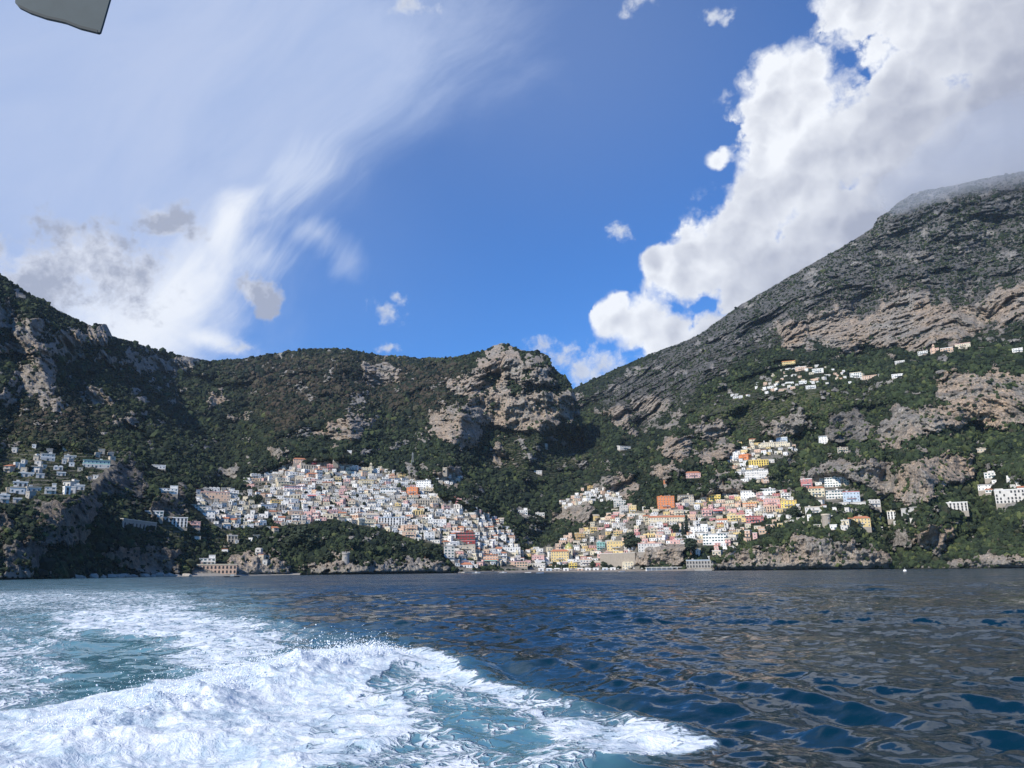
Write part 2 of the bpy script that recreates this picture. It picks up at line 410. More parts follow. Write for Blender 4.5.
def blurred(x): return np.clip(x, 0, 1)
def build_sheet(Df, sil, x0, x1, nc, nr, seed):
    px = np.linspace(x0, x1, nc)
    sx, sy = zip(*sil)
    top = np.interp(px, sx, sy)
    jag = np.stack([px*.13, 0*px, 0*px+seed], -1)
    top = top+(fbm(jag, 1.0, 4, 5)*1.6+fbm(jag, 5.0, 3, 9)*.8)
    dsh = Df(px, np.full(nc, 572.0))
    bot = shore_y(px, dsh, -3.0)
    t = np.linspace(0, 1, nr)[:, None]
    PY = bot[None]*(1-t)+top[None]*t
    PX = np.broadcast_to(px[None], PY.shape).copy()
    # warp the traced masks so their edges are ragged
    c = np.stack([PX, PY, np.full_like(PX, seed*10.)], -1)
    wx = fbm(c, .09, 4, 21)*9; wy = fbm(c, .09, 4, 31)*6
    rk = sample(rockm, PX+wx*1.5, PY+wy*1.3); tn = sample(tanm, PX+wx, PY+wy)
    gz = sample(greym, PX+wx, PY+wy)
    ck = np.stack([PX*1.25, PY, 0*PX+seed*7.], -1)
    frag = fbm(ck, .06, 7, 91, gain=.72)
    led = fbm(np.stack([PX*.045+seed, PY*.26, 0*PX], -1), 1.0, 4, 95, gain=.6)      # ledges carrying scrub
    rk0 = np.clip(rk, 0, 1)
    rk = sm(.29, .54, rk*.98+frag*1.15-np.maximum(led, 0)*.6)
    # smaller outcrops scattered over the slopes
    o1 = fbm(c*np.array([1, 1.6, 1]), .045, 6, 101, gain=.66)
    rk = np.maximum(rk, sm(.14, .26, o1)*.8*sm(0, .1, t)*(1-sample(vilm, PX, PY)))
    br = sample(brownm, PX, PY); te = sample(terrm, PX, PY); vl = sample(vilm, PX, PY)
    base = Df(PX, PY)
    lg = np.log(base)
    d = np.diff(lg, axis=0, prepend=lg[:1])
    d = np.maximum(d, 1e-5)
    wgt = 1-.40*blurred(rk0)-.42*rk
    tern = noise3(np.stack([PX*.03, PY*.22, PX*0], -1), 1.0, 77)     # ledges
    wgt = wgt*(1+.75*tern*(.4+.6*gz+.5*te))
    wgt = np.maximum(wgt, .05)
    diff = np.cumsum(d*wgt, 0)-np.cumsum(d, 0)
    k = 45
    pad = np.pad(diff, [(k, k), (0, 0)], mode='edge'); cs = np.cumsum(np.pad(pad, [(1, 0), (0, 0)]), 0)
    diff = diff-(cs[2*k+1:]-cs[:-2*k-1])/(2*k+1)
    D = np.exp(lg+diff)
    # relief, moved along the sight line
    P = point(PX, PY, D)
    far = np.clip(D/1200, .4, 2.2)
    Q = P*np.array([1, 1, .55])
    lowc = sm(575, 500, PY)
    wq = Q+60*np.stack([noise3(Q, 1/300, 201), noise3(Q, 1/300, 202), noise3(Q, 1/300, 203)], -1)
    rel = spur_field(PX+wx*.5, PY)*sm(0, .12, t)
    rel += fbm(wq, 1/420, 3, 3, ridged=True)*55*far*lowc
    rel += fbm(wq, 1/130, 4, 8, ridged=True)*30*far*(.35+.65*lowc)
    rel += fbm(P, 1/50, 3, 13, ridged=True)*10*far*(.45+.8*np.maximum(rk, gz))
    G = P*np.array([1, 1, .16])
    rel += fbm(G, 1/34, 4, 43, ridged=True, gain=.62)*17*np.maximum(rk, gz*.7)*far
    H = P*np.array([.25, .25, 1])
    rel += fbm(H, 1/12, 3, 53)*2.4*np.maximum(rk, gz*.8)*far
    rel += fbm(P, 1/14, 4, 63, ridged=True, gain=.62)*3.4*(.35+rk+gz)*far
    flat = (1-.8*vl)
    sh = sm(0, .03, t)
    D = D-rel*flat*sh*(1-.55*sm(.93, 1.0, t))
    return px, PX, PY, D, dict(rock=rk, tan=tn, grey=gz, stain=sample(rockshadem, PX, PY), brown=br, terr=te, vil=vl)

def finish_sheet(name, label, PX, PY, D, at, mat):
    P = point(PX, PY, D)
    # the far side of the ridge falls away behind it
    back = []
    last = P[-1]; dirs = last[:, :2]/np.linalg.norm(last[:, :2], axis=1)[:, None]
    zz = last[:, 2]
    for k, (dr, dz) in enumerate(((10, -1.5), (30, -9), (80, -35), (200, -110), (500, -320), (1100, -800))):
        b = np.empty_like(last); b[:, :2] = last[:, :2]+dirs*dr
        b[:, 2] = np.maximum(zz+dz, -30); back.append(b)
    Pf = np.concatenate([P, np.stack(back)])
    nr, nc = Pf.shape[:2]
    me = mesh_np(name, Pf.reshape(-1, 3), grid_quads(nr, nc), smooth=True)
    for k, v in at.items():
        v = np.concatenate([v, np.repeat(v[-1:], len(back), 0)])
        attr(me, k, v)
    return tag(link(name, me, mat=mat), None, None, kind='structure')

pxA, PXA, PYA, DA, atA = build_sheet(D_A, SIL_A, -125, 606, 960, 430, 1)
pxB, PXB, PYB, DB, atB = build_sheet(D_B, SIL_B, 520, 1150, 840, 560, 2)

def hill_material():
    m, t, b, out = material('hillside')
    p = geo_pos(t)
    rk, tn, gz, br, te, vl = [t.attr(k) for k in ('rock', 'tan', 'grey', 'brown', 'terr', 'vil')]
    nf = t.noise(p, .055, 7, .68)
    nm = t.noise(p, .012, 5, .6)
    ns = t.noise(p, .35, 4, .65)
    nz = t.sep(S(t, t.new('ShaderNodeNewGeometry').outputs['Normal']))[2]
    # vegetation
    veg = t.mix(t.smooth(nf, .35, .68), (.010, .018, .010), (.038, .048, .019))
    veg = t.mix(t.smooth(nm, .45, .7)*br.max(.15), veg, (.070, .052, .036))
    tz = t.sep(p)
    terr = t.mix(t.smooth(ns, .35, .65), (.06, .085, .025), (.15, .145, .08))
    veg = t.mix(te*t.smooth(nm, .42, .6)*.8, veg, terr)
    fr = t.math('FRACT', tz[2]*.19+nm*2.0)
    veg = t.mix(te*t.smooth(fr, .72, .86)*t.smooth(ns, .35, .5)*.8, veg, (.24, .22, .18))
    # rock
    strat = t.noise(t.vmath('MULTIPLY', p, (.006, .006, .16)), 1.0, 5, .7)
    gul = t.noise(t.vmath('MULTIPLY', p, (.12, .12, .012)), 1.0, 5, .65)
    gr = t.mix(t.smooth(nf, .3, .7), (.23, .218, .20), (.52, .485, .43))
    tc = t.mix(t.smooth(gul, .38, .62), (.66, .50, .36), (.45, .34, .245))
    rc = t.mix((t.smooth(nm*.6+gul*.4, .62, .40)*(tn*1.25)).clamp(), gr, tc)
    rc = t.mix(t.smooth(strat, .52, .66)*.5, rc, (.12, .105, .09))
    rc = t.mix(t.smooth(gul, .57, .68)*.6, rc, (.10, .09, .085))
    crk = t.noise(t.vmath('MULTIPLY', p, (.30, .30, .045)), 1.0, 4, .7)
    rc = t.mix(t.smooth(t.math('ABSOLUTE', crk-.5), .030, .0)*.7, rc, (.045, .04, .038))
    rc = t.vmath('SCALE', rc, scale=t.lin(ns, .3, .7, .62, 1.35))
    rc = t.mix(t.attr('stain')*.8, rc, t.vmath('SCALE', rc, scale=.42))  # shaded cliff faces darkened in the colour itself
    # how much rock shows
    amt = rk*.95+gz*.50+.06+(1-rk)*(1-gz)*.0
    steep = t.smooth(nz, .75, .25)
    amt = amt+steep*.14+(vl*.12)
    thr = nf*.62+ns*.25+t.noise(p, .02, 3, .5)*.25
    f = t.smooth(amt-thr, -.10, .02)
    rc = t.mix(gz*(1-rk)*.85, rc, t.mix(t.smooth(ns*.5+nf*.5, .38, .62), (.035, .037, .042), (.24, .23, .22)))  # grey upper rock, its colour darkened further to stand for cloud shadow
    c = t.mix(f, veg, rc)
    c = t.mix(t.smooth(vl, .5, .9)*t.smooth(nf, .35, .5)*.75, c, t.mix(ns, (.20, .18, .15), (.42, .39, .34)))
    # wet, salt washed stone by the water
    wet = t.smooth(tz[2], 9.0, 3.5)
    c = t.mix(wet*.9, c, t.mix(ns, (.26, .24, .21), (.42, .39, .34)))
    c = t.mix(t.smooth(tz[2], 1.3, .6), c, (.05, .047, .04))
    t.put(b.inputs['Base Color'], c)
    b.inputs['Roughness'].default_value = .95
    b.inputs['Specular IOR Level'].default_value = .15
    bump(t, b, nf*1.0+ns*.4+crk*.5, 1.0, 11.0)
    return m
HILL = hill_material()
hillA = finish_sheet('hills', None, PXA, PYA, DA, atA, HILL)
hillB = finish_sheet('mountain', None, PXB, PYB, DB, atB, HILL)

def lookup(px, py):
    """distance of the ground seen at a picture point (sheet and grid lookup)"""
    def samp(pxs, PY, D):
        c = np.interp(px, pxs, np.arange(len(pxs)))
        i = int(round(c)); col = PY[:, i]
        return float(np.interp(-py, -col, D[:, i])), col[-1]
    best = None
    if px < 604:
        d, top = samp(pxA, PYA, DA)
        if py > top+.5: best = d
    if px > 522:
        d, top = samp(pxB, PYB, DB)
        if py > top and (best is None or d < best): best = d
    return best if best else 1000.0
def atval(name, px, py):
    (pxs, PY, at) = (pxA, PYA, atA) if px < 578 else (pxB, PYB, atB)
    i = int(round(np.interp(px, pxs, np.arange(len(pxs))))); col = PY[:, i]
    return float(np.interp(-py, -col, at[name][:, i]))
# ------------------------------------------------------------------ sun and sky
SUN_EL, SUN_AZ = R(39), R(43)          # left of and behind the viewer
SUN = Vector((-math.sin(SUN_AZ)*math.cos(SUN_EL), -math.cos(SUN_AZ)*math.cos(SUN_EL), math.sin(SUN_EL)))
sd = bpy.data.lights.new('sun', 'SUN'); sd.energy = 4.9; sd.angle = R(.5); sd.color = (1.0, .93, .81)
so = bpy.data.objects.new('sun', sd); COL.objects.link(so)
so.rotation_euler = (-SUN).to_track_quat('-Z', 'Y').to_euler()
world = bpy.data.worlds.new('World'); scene.world = world; world.use_nodes = True
w = NT(world.node_tree); w.n.clear()
wo = w.new('ShaderNodeOutputWorld'); bg = w.new('ShaderNodeBackground')
w.l.new(bg.outputs[0], wo.inputs[0])
STR = .10
bg.inputs[1].default_value = STR
world.cycles.sampling_method = 'MANUAL'; world.cycles.sample_map_resolution = 256
sky = w.new('ShaderNodeTexSky', sky_type='NISHITA'); sky.sun_disc = False
sky.sun_elevation = SUN_EL
sky.sun_rotation = math.atan2(SUN.x, SUN.y)
sky.air_density = 1.0; sky.dust_density = .3; sky.ozone_density = 2.0
dirv = S(w, w.new('ShaderNodeTexCoord').outputs['Generated'])
dirn = w.vmath('NORMALIZE', dirv)
blue = w.mix(1.0, S(w, sky.outputs[0]), (.36, .83, 1.46), 'MULTIPLY')

def cdir(px, py):
    d = ray(px, py); return tuple(d/np.linalg.norm(d))
SQ = []
def blob(vec, px, py, r, sx=1.0, ang=0.0):
    """1 at a direction, falling to 0 at r picture pixels; sx stretches it along ang"""
    c = np.array(cdir(px, py))
    rr = r/F_PX
    X = np.cross(c, [0, 0, 1]); X /= np.linalg.norm(X); Y = np.cross(X, c)
    a = R(ang)
    U = X*math.cos(a)+Y*math.sin(a); V = -X*math.sin(a)+Y*math.cos(a)
    u = w.vmath('DOT_PRODUCT', vec, tuple(U/(rr*sx))); v = w.vmath('DOT_PRODUCT', vec, tuple(V/rr))
    f = w.vmath('DOT_PRODUCT', vec, tuple(c))
    d2 = u*u+v*v+w.math('LESS_THAN', f, 0.0)*9.0
    return 1.0-w.math('SQRT', d2)
def union(lst):
    o = lst[0]
    for x in lst[1:]: o = w.math('SMOOTH_MAX', o, x, .25)
    return o

nB = w.noise(dirn, 24.0, 5, .62, .2)
# --- high thin veil on the left
wv = w.noise(dirn, 2.2, 3, .5, color=True)
dv = w.vmath('ADD', dirn, w.vmath('SCALE', w.vmath('SUBTRACT', wv, (.5, .5, .5)), scale=.25))
ax = np.array(cdir(430, 30))-np.array(cdir(170, 330)); ax /= np.linalg.norm(ax)
al = w.vmath('DOT_PRODUCT', dv, tuple(ax))
st = w.vmath('SUBTRACT', dv, w.vmath('SCALE', tuple(ax), scale=al*.78))
fib = w.noise(st, 7.0, 7, .62, .4)
fib2 = w.noise(st, 16.0, 5, .6, .8)
veilm = union([blob(dv, 30, 40, 330), blob(dv, 250, 20, 250), blob(dv, 60, 230, 250), blob(dv, 200, 230, 110, 1.3, 50), blob(dv, 330, 60, 190, 1.2, 40), blob(dv, 130, 330, 150)])
veil = w.smooth(veilm*1.5+(fib-.5)*1.1, .0, .95)
streak = union([blob(dv, 200, 305, 62, 2.4, 52), blob(dv, 265, 225, 30, 2.2, 60), blob(dv, 150, 345, 90, 1.5, 20), blob(dv, 235, 352, 26, 2.2, 0)])
streak = w.smooth(streak*1.2+(fib-.5)*1.2+(fib2-.5)*.8+(nB-.5)*.5, .05, 1.15)
wisp = union([blob(dv, 350, 190, 60, 1.6, 20), blob(dv, 355, 260, 28, 2.4, -35), blob(dv, 300, 262, 40, 1.5, -20)])
wisp = w.smooth(wisp+(fib2-.5)*2.4+(fib-.5), .25, 1.3)
pale = w.smooth(union([blob(dirn, 520, 20, 260, 1.5, 0), blob(dirn, 230, 120, 330)]), 0, 1)

# --- cumulus : a noise displaced field, sampled again towards the sun for shading
tosun = (-.020, 0, .026)
nA = w.noise(dirn, 6.0, 5, .55, .1)
warp = w.vmath('ADD', dirn, w.vmath('SCALE', w.vmath('SUBTRACT', w.noise(dirn, 30.0, 2, .5, color=True), (.5, .5, .5)), scale=.035))
vo1 = w.voronoi(warp, 12.0); vo2 = w.voronoi(warp, 30.0); vo3 = w.voronoi(w.vmath('ADD', warp, w.vmath('SCALE', w.noise(dirn, 80.0, 2, .6, color=True), scale=.02)), 75.0)
vo2b = w.voronoi(w.vmath('ADD', warp, (-.008, 0, .011)), 30.0)
vo1b = w.voronoi(w.vmath('ADD', warp, (-.016, 0, .022)), 12.0)
d2 = w.vmath('ADD', dirn, tosun)
nA2 = w.noise(d2, 9.0, 6, .6, .1)
nA1 = w.noise(dirn, 9.0, 6, .6, .1)
rel = w.lin(nA1-nA2, -.16, .16, -.5, .5)
nC = w.noise(dirn, 85.0, 6, .65, .3)
puff = (nC-.5)*.34+(.42-vo1)*.55+(.42-vo2)*.42+(.42-vo3)*.12+(nB-.5)*.55
bill = (vo2b-vo2)*1.0+(vo1b-vo1)*.9
BIG = [(790,100,58),(825,150,70),(765,190,50),(735,240,60),(690,262,52),(655,262,22),(770,290,75),(860,240,100),(930,170,110),(905,100,80),(960,20,115),(862,-5,52),(1040,90,170),(718,160,16),(640,322,36),(672,338,40),(618,302,20),(705,335,40),(660,350,30),(610,318,26)]
mB = union([blob(dirn, *q) for q in BIG])
dB = mB+(nA-.5)*.5+puff
edB = w.smooth(dB, .0, w.lin(nB, .35, .65, .10, .55))
thB = w.smooth(dB, .05, .85)
gv = np.array(cdir(760, 130))-np.array(cdir(930, 260))
gx = w.vmath('DOT_PRODUCT', dirn, tuple(gv))
side = w.lin(gx, float(np.dot(cdir(905, 205), gv)), float(np.dot(cdir(760, 130), gv)), .0, 1.0).clamp()
litB = ((1.0-thB)*.30+side*.78+rel*.45*(side*.7+.3)-bill*.55*(side*.7+.3)+(nB-.5)*.25+(nC-.5)*.22+.0).clamp()
wd = w.vmath('ADD', dirn, w.vmath('SCALE', w.vmath('SUBTRACT', w.noise(dirn, 11.0, 4, .6, color=True), (.5, .5, .5)), scale=.075))
SMALL = [(92,268,54,1.5,-5),(35,280,44,1.6),(135,278,20),(172,218,24,1.4),(256,290,20,1.3,0),(268,303,14)]
mS = union([blob(wd, *q) for q in SMALL])
dS = mS+(nB-.5)*1.3+(nC-.5)*.7+(nA-.5)*.8+(.4-vo2)*.25
edS = w.smooth(dS, .0, .5)
thS = w.smooth(dS, .05, .9)
WHITE = [(385,314,18,1.4,-10),(397,295,9,1.6,-40),(612,233,13,1.4),(390,354,7,1.8),(560,360,24,1.3),(542,350,16,1.3),(575,372,26),(600,372,18,2.0,0),(240,352,12,2.6),(640,2,12,1.8),(400,3,10,3.0),(718,8,9,1.8)]
mW = union([blob(wd, *q) for q in WHITE])
dW = mW+(nB-.5)*2.1+(nC-.5)*1.3+(fib2-.5)*1.4-.12
edW = w.smooth(dW, .0, .95)
c = blue
c = w.mix(pale*.22, c, (4.2, 5.2, 7.6))
c = w.mix(veil*.86, c, w.mix(w.smooth(fib, .3, .7), (3.9, 4.9, 7.3), (4.9, 5.7, 7.7)))
c = w.mix(wisp*.55, c, (6.8, 7.4, 8.6))
c = w.mix(streak*.95, c, (8.1, 8.4, 9.0))
c = w.mix(edW*.9, c, w.mix((mW*.8-rel*.6+.1).clamp(), (8.2, 8.5, 9.0), (5.2, 5.6, 6.6)))
c = w.mix(edS*.95, c, w.mix((.35+thS*.7-rel*1.1+(nB-.5)*1.5+(nC-.5)*.8).clamp(), (6.8, 7.1, 8.0), (3.5, 3.8, 4.8)))
c = w.mix(edB*.985, c, w.mix(litB, (3.7, 3.95, 4.9), (8.5, 8.7, 9.1)))
w.put(bg.inputs[0], c)

scene.view_settings.view_transform = 'Standard'
scene.view_settings.look = 'None'
scene.view_settings.gamma = 1
scene.view_settings.use_curve_mapping = False
scene.view_settings.exposure = .18
# ------------------------------------------------------------------ sea
def wake_mask(lst, bl):
    m = np.zeros((MH, MW))
    for v, poly in lst: 
        p = poly_mask(poly)
        m = np.where(p > 0, v, m)
    return blur(m, bl)
CRESTLINE = [(-200,790),(-60,772),(0,760),(100,735),(200,708),(290,682),(350,667),(384,660),(400,657)]
foam_m = wake_mask([(.36,[(-130,588),(60,585),(180,588),(250,604),(300,625),(335,650),(200,700),(-130,730)]),
                    (.60,[(60,612),(180,606),(270,632),(290,655),(220,675),(140,655),(60,640)]),
                    (.50,[(-130,596),(40,592),(150,590),(190,600),(60,604),(-130,612)]),
                    (.16,[(70,622),(110,640),(190,650),(150,684),(60,700),(80,665)]),
                    (.46,[(-130,640),(60,640),(50,690),(-130,720)])], 5)
lace_m = wake_mask([(.46,[(380,655),(430,655),(480,678),(540,697),(640,720),(712,741),(726,750),(690,760),(600,772),(560,800),(250,800),(320,700)]),
                    (.66,[(395,652),(430,655),(480,678),(540,697),(520,704),(470,692),(420,672)]),
                    (.64,[(540,716),(640,728),(712,741),(726,750),(690,757),(600,762),(560,740)]),
                    (.30,[(430,700),(500,712),(560,742),(520,760),(440,730)]),
                    (.66,[(300,715),(400,700),(410,730),(360,770),(280,775)])], 2.5)
crest_m = wake_mask([(1.0,[(-130,705),(0,712),(100,697),(200,676),(280,658),(350,646),(392,648),(398,664),(385,682),(350,706),(310,735),(280,800),(-130,800)])], 3)
aer_m = wake_mask([(1.0,[(-130,586),(120,583),(250,600),(320,640),(392,648),(540,700),(690,745),(560,800),(-130,800)])], 16)
SIDE = [(400,652),(450,664),(480,680),(540,699),(640,723),(735,752),(800,775)]

def dist_line(XY, pts):
    best = np.full(len(XY), 1e9); sgn = np.zeros(len(XY)); along = np.zeros(len(XY)); L = 0
    for a, b in zip(pts[:-1], pts[1:]):
        d = b-a; ll = np.linalg.norm(d)
        u = np.clip(((XY-a)@d)/ll**2, 0, 1)
        q = XY-a-u[:, None]*d
        dd = np.hypot(q[:, 0], q[:, 1])
        s = np.sign(d[0]*q[:, 1]-d[1]*q[:, 0])
        m = dd < best
        best = np.where(m, dd, best); sgn = np.where(m, s, sgn); along = np.where(m, L+u*ll, along); L += ll
    return best, sgn, along, L

def build_sea():
    az = np.concatenate([np.linspace(-80, -40, 24)[:-1], np.linspace(-40, 40, 780), np.linspace(40, 80, 24)[1:]])
    az = np.radians(az)
    r = np.concatenate([np.geomspace(4.0, 150, 640), np.geomspace(150, 4200, 150)[1:]])
    A, Rr = np.meshgrid(az, r)
    X = (Rr*np.sin(A)).ravel(); Y = (Rr*np.cos(A)).ravel()
    XY = np.stack([X, Y], -1); rad = np.hypot(X, Y)
    dr = np.where(rad < 150, rad*.0057, rad*.0226)
    z = np.zeros_like(X); dx = np.zeros_like(X); dy = np.zeros_like(X)
    rng = np.random.default_rng(5)
    near = rad < 400
    idx = np.where(near)[0]
    xs, ys, drs = X[idx], Y[idx], dr[idx]
    zz = np.zeros(len(idx)); ax = np.zeros(len(idx)); ay = np.zeros(len(idx))
    # gusty patches vary the chop
    P3 = np.stack([xs, ys, 0*xs], -1)
    gust = .75+.55*noise3(P3*np.array([.5, 1, 1]), .06, 5)
    for k in range(84):
        lam = .42*(9.5/.42)**(rng.random())
        th = R(78)+rng.normal()*R(34)           # wind runs towards the coast
        kx, ky = math.cos(th)*2*math.pi/lam, math.sin(th)*2*math.pi/lam
        s = .041*(1.0 if lam < 3 else .7)
        a = s*lam/(2*math.pi)*(.6+.8*rng.random())
        wgt = sm(2.2, 4.5, lam/drs)
        ph = kx*xs+ky*ys+rng.random()*6.283
        c, sn = np.cos(ph), np.sin(ph)
        zz += a*wgt*c*gust
        ax -= a*wgt*sn*kx/np.hypot(kx, ky)*.8; ay -= a*wgt*sn*ky/np.hypot(kx, ky)*.8
    px, py = project(np.stack([X, Y, 0*X], -1))
    px = np.where(Y > 3, px, 0)
    pw = np.stack([X, Y, 0*X], -1)
    jx = fbm(pw, .16, 4, 71)*46; jy = fbm(pw, .16, 4, 81)*22*np.clip((py-575)/80, 0, 1)
    fm = sample(foam_m, px+jx*1.3, py+jy*1.3)
    _, lm, cm, am = [sample(m, px, py) for m in (foam_m, lace_m, crest_m, aer_m)]
    inpic = (py < 797)
    near_m = sm(797, 760, py)
    # divergent smooth waves outside the wake edge
    side = ground(*np.array(SIDE, float).T)[:, :2]
    d, s, al, L = dist_line(XY[idx], side)
    out = d*s
    env = sm(14, 2, d)*sm(0, 2.5, al)
    rim = np.exp(-((out-.25)/.55)**2)*.20*sm(0, 2, al)*sm(L, L-4, al)
    zz += rim+env*sm(0, 1.2, out)*np.where(out > 0, .085*np.cos(out*2*math.pi/2.6+.6*noise3(P3, .25, 8))+.035*np.cos(out*2*math.pi/1.1+al*.3), 0)*(.6+.8*np.abs(noise3(P3, .2, 4)))
    # breaking crest
    cl = ground(*np.array(CRESTLINE, float).T)[:, :2]
    d, s, al, L = dist_line(XY[idx], cl)
    o = d*s
    prof = np.where(o > 0, np.exp(-(o/.62)**2), np.exp(-(np.abs(o)/1.5)**1.5))
    body = (.50+.22*sm(L-9, L-2, al))*sm(0, 4, al)*sm(L+.2, L-3.2, al)*(.8+.45*noise3(P3, .55, 17))
    lump = fbm(P3, 1.1, 5, 29, gain=.6)
    zz += prof*(body+.30*np.maximum(lump, -.4)*sm(0, 4, al)*sm(L+.6, L-1.0, al))
    # broken water inside the wake
    foamy = np.clip(fm+lm+cm, 0, 1)[idx]
    zz += foamy*(.085*fbm(P3, .9, 5, 37, gain=.6, ridged=True)+.02*fbm(P3, 5, 2, 47))
    z[idx] = zz; dx[idx] = ax; dy[idx] = ay
    V = np.stack([X+dx, Y+dy, z], -1)
    me = mesh_np('sea', V, grid_quads(len(r), len(az)), smooth=True)
    keep = near_m*0+1
    attr(me, 'foam', np.clip(np.maximum(np.maximum(fm, lm), cm*.0), 0, 1)*keep)
    cr = np.zeros_like(X)
    cr[idx] = prof*sm(0, 3, al)*sm(L+.8, L-.6, al)
    attr(me, 'crest', np.maximum(cm, np.clip(cr*1.5, 0, 1)))
    attr(me, 'aer', am)
    return me, cl

def sea_material():
    m, t, b, out = material('sea_water')
    p = geo_pos(t)
    foam, cr, aer = t.attr('foam'), t.attr('crest'), t.attr('aer')
    sx, sy, sz = t.sep(p)
    flat = t.comb(sx, sy, 0.0)
    wv = t.vmath('SUBTRACT', t.noise(flat, .9, 3, .55, color=True), (.5, .5, .5))
    fl = t.vmath('ADD', flat, t.vmath('SCALE', wv, scale=1.5))
    n1 = t.noise(fl, 1.1, 6, .62)
    n2 = t.noise(fl, 5.0, 4, .65)
    web = t.voronoi(fl, 1.7, 'DISTANCE_TO_EDGE'); web2 = t.voronoi(fl, 4.2, 'DISTANCE_TO_EDGE')
    lace = t.smooth(web, .26, .0)*.36+t.smooth(web2, .22, .0)*.28+(n1-.5)*1.5+(n2-.5)*1.1+.08
    f = t.smooth(foam*1.5+lace*.62, .80, 1.12)*t.smooth(foam, .05, .3)
    f = f.max(t.smooth(cr*1.22+(n1-.5)*1.1+(n2-.5)*.8, .40, .80))
    thin = t.smooth(foam+lace*.3, .3, .9)*t.smooth(foam, .05, .3)
    deep = t.mix(aer, (.0012, .018, .034), (.07, .185, .235))
    deep = t.mix(thin*.65, deep, (.24, .38, .44))
    foamc = t.mix(t.smooth(n2*.5+n1*.5, .38, .60), (.36, .46, .54), (.68, .72, .76))  # bluish tone paints translucency and blue shadows into the foam
    t.put(b.inputs['Base Color'], t.mix(f, deep, foamc))
    t.put(b.inputs['Roughness'], f*.8+.06)
    b.inputs['IOR'].default_value = 1.333
    # small ripples tilt the surface directly, at every distance
    nv = t.vmath('SUBTRACT', t.noise(t.vmath('MULTIPLY', flat, (.75, 1.2, 1)), 2.3, 6, .66, color=True), (.5, .5, .5))
    nv2 = t.vmath('SUBTRACT', t.noise(t.vmath('MULTIPLY', flat, (.6, 1.1, 1)), .22, 3, .55, color=True), (.5, .5, .5))
    far = t.smooth(sy, 25.0, 160.0)
    pat = t.lin(t.noise(t.vmath('MULTIPLY', flat, (.25, 1, 1)), .03, 4, .6), .35, .65, .55, 1.5)
    k1 = t.lin(far, 0, 1, .85, 2.1)*pat*(1.0-f*.9)
    k2 = t.lin(far, 0, 1, .24, 1.7)*pat*(1.0-f*.9)
    tilt = t.vmath('ADD', t.vmath('SCALE', nv, scale=k1), t.vmath('SCALE', nv2, scale=k2))
    tx, ty, tz = t.sep(tilt)
    ty = ty*(1.0-far)+(t.math('ABSOLUTE', ty)*-1.0-.02)*far
    gn = S(t, t.new('ShaderNodeNewGeometry').outputs['Normal'])
    nn = t.vmath('NORMALIZE', t.vmath('ADD', gn, t.comb(tx, ty, 0.0)))
    bp = t.new('ShaderNodeBump'); t.put(bp.inputs['Height'], f*(n2*.5+.4+t.noise(flat, 16.0, 3, .6)*.2)); bp.inputs['Strength'].default_value = .8; bp.inputs['Distance'].default_value = .12
    t.put(bp.inputs['Normal'], nn); t.l.new(bp.outputs[0], b.inputs['Normal'])
    return m
SEA_M = sea_material()
sea_me, crest_world = build_sea()
sea = tag(link('sea', sea_me, mat=SEA_M), None, None, kind='structure')

# ---- flying drops over the breaking crest
def ico(sub=1):
    import bmesh
    bm = bmesh.new(); bmesh.ops.create_icosphere(bm, subdivisions=sub, radius=1)
    bm.verts.ensure_lookup_table()
    v = np.array([x.co[:] for x in bm.verts]); f = np.array([[q.index for q in x.verts] for x in bm.faces]); bm.free()
    return v, f
ICO1, ICOF1 = ico(1); ICO2, ICOF2 = ico(2)
def scatter_mesh(name, centres, radii, V, Fc, jitter=.0, extra=None, smooth=False):
    n = len(centres); nv = len(V)
    rad = radii if radii.ndim == 2 else np.repeat(radii[:, None], 3, 1)
    ang = RNG.random(n)*6.283
    c, s = np.cos(ang), np.sin(ang)
    VV = np.repeat(V[None], n, 0)
    if jitter: VV = VV*(1+RNG.normal(size=(n, nv, 1))*jitter)
    x = VV[..., 0]*c[:, None]-VV[..., 1]*s[:, None]; y = VV[..., 0]*s[:, None]+VV[..., 1]*c[:, None]
    VV = np.stack([x, y, VV[..., 2]], -1)*rad[:, None, :]+centres[:, None, :]
    FF = (Fc[None]+(np.arange(n)*nv)[:, None, None]).reshape(-1, 3)
    me = mesh_np(name, VV.reshape(-1, 3), tris=FF, smooth=smooth)
    if extra is not None:
        for k, a in extra.items(): attr(me, k, np.repeat(a, nv))
    return me
def spray():
    seg = crest_world; ln = np.linalg.norm(np.diff(seg, axis=0), axis=1); cum = np.concatenate([[0], np.cumsum(ln)])
    n = 26000
    s = cum[-1]*(1-(RNG.random(n)**1.7)*.8)+RNG.normal(size=n)*.2
    x = np.interp(s, cum, seg[:, 0]); y = np.interp(s, cum, seg[:, 1])
    plume = .35+.65*np.abs(noise3(np.stack([s, s*0, s*0], -1), 1.2, 3))
    hgt = .28+RNG.exponential(.13, n)*plume*2.0
    hgt = hgt*sm(cum[-1]+.6, cum[-1]-2.2, s)+.04
    off = RNG.normal(size=n)*.35-.15
    c = np.stack([x+off*.4+RNG.normal(size=n)*.3, y+off+RNG.normal(size=n)*.2, hgt], -1)
    r = RNG.lognormal(math.log(.0085), .45, n)*np.clip(y/24, .35, 1)
    m, t, b, o = material('spray_water')
    b.inputs['Base Color'].default_value = (.88, .91, .94, 1); b.inputs['Roughness'].default_value = .5
    return tag(link('sea_spray', scatter_mesh('sea_spray', c, r, ICO1, ICOF1, .2), mat=m), 'white spray drops flying above the breaking crest of the wake', 'spray', kind='stuff')
spray()
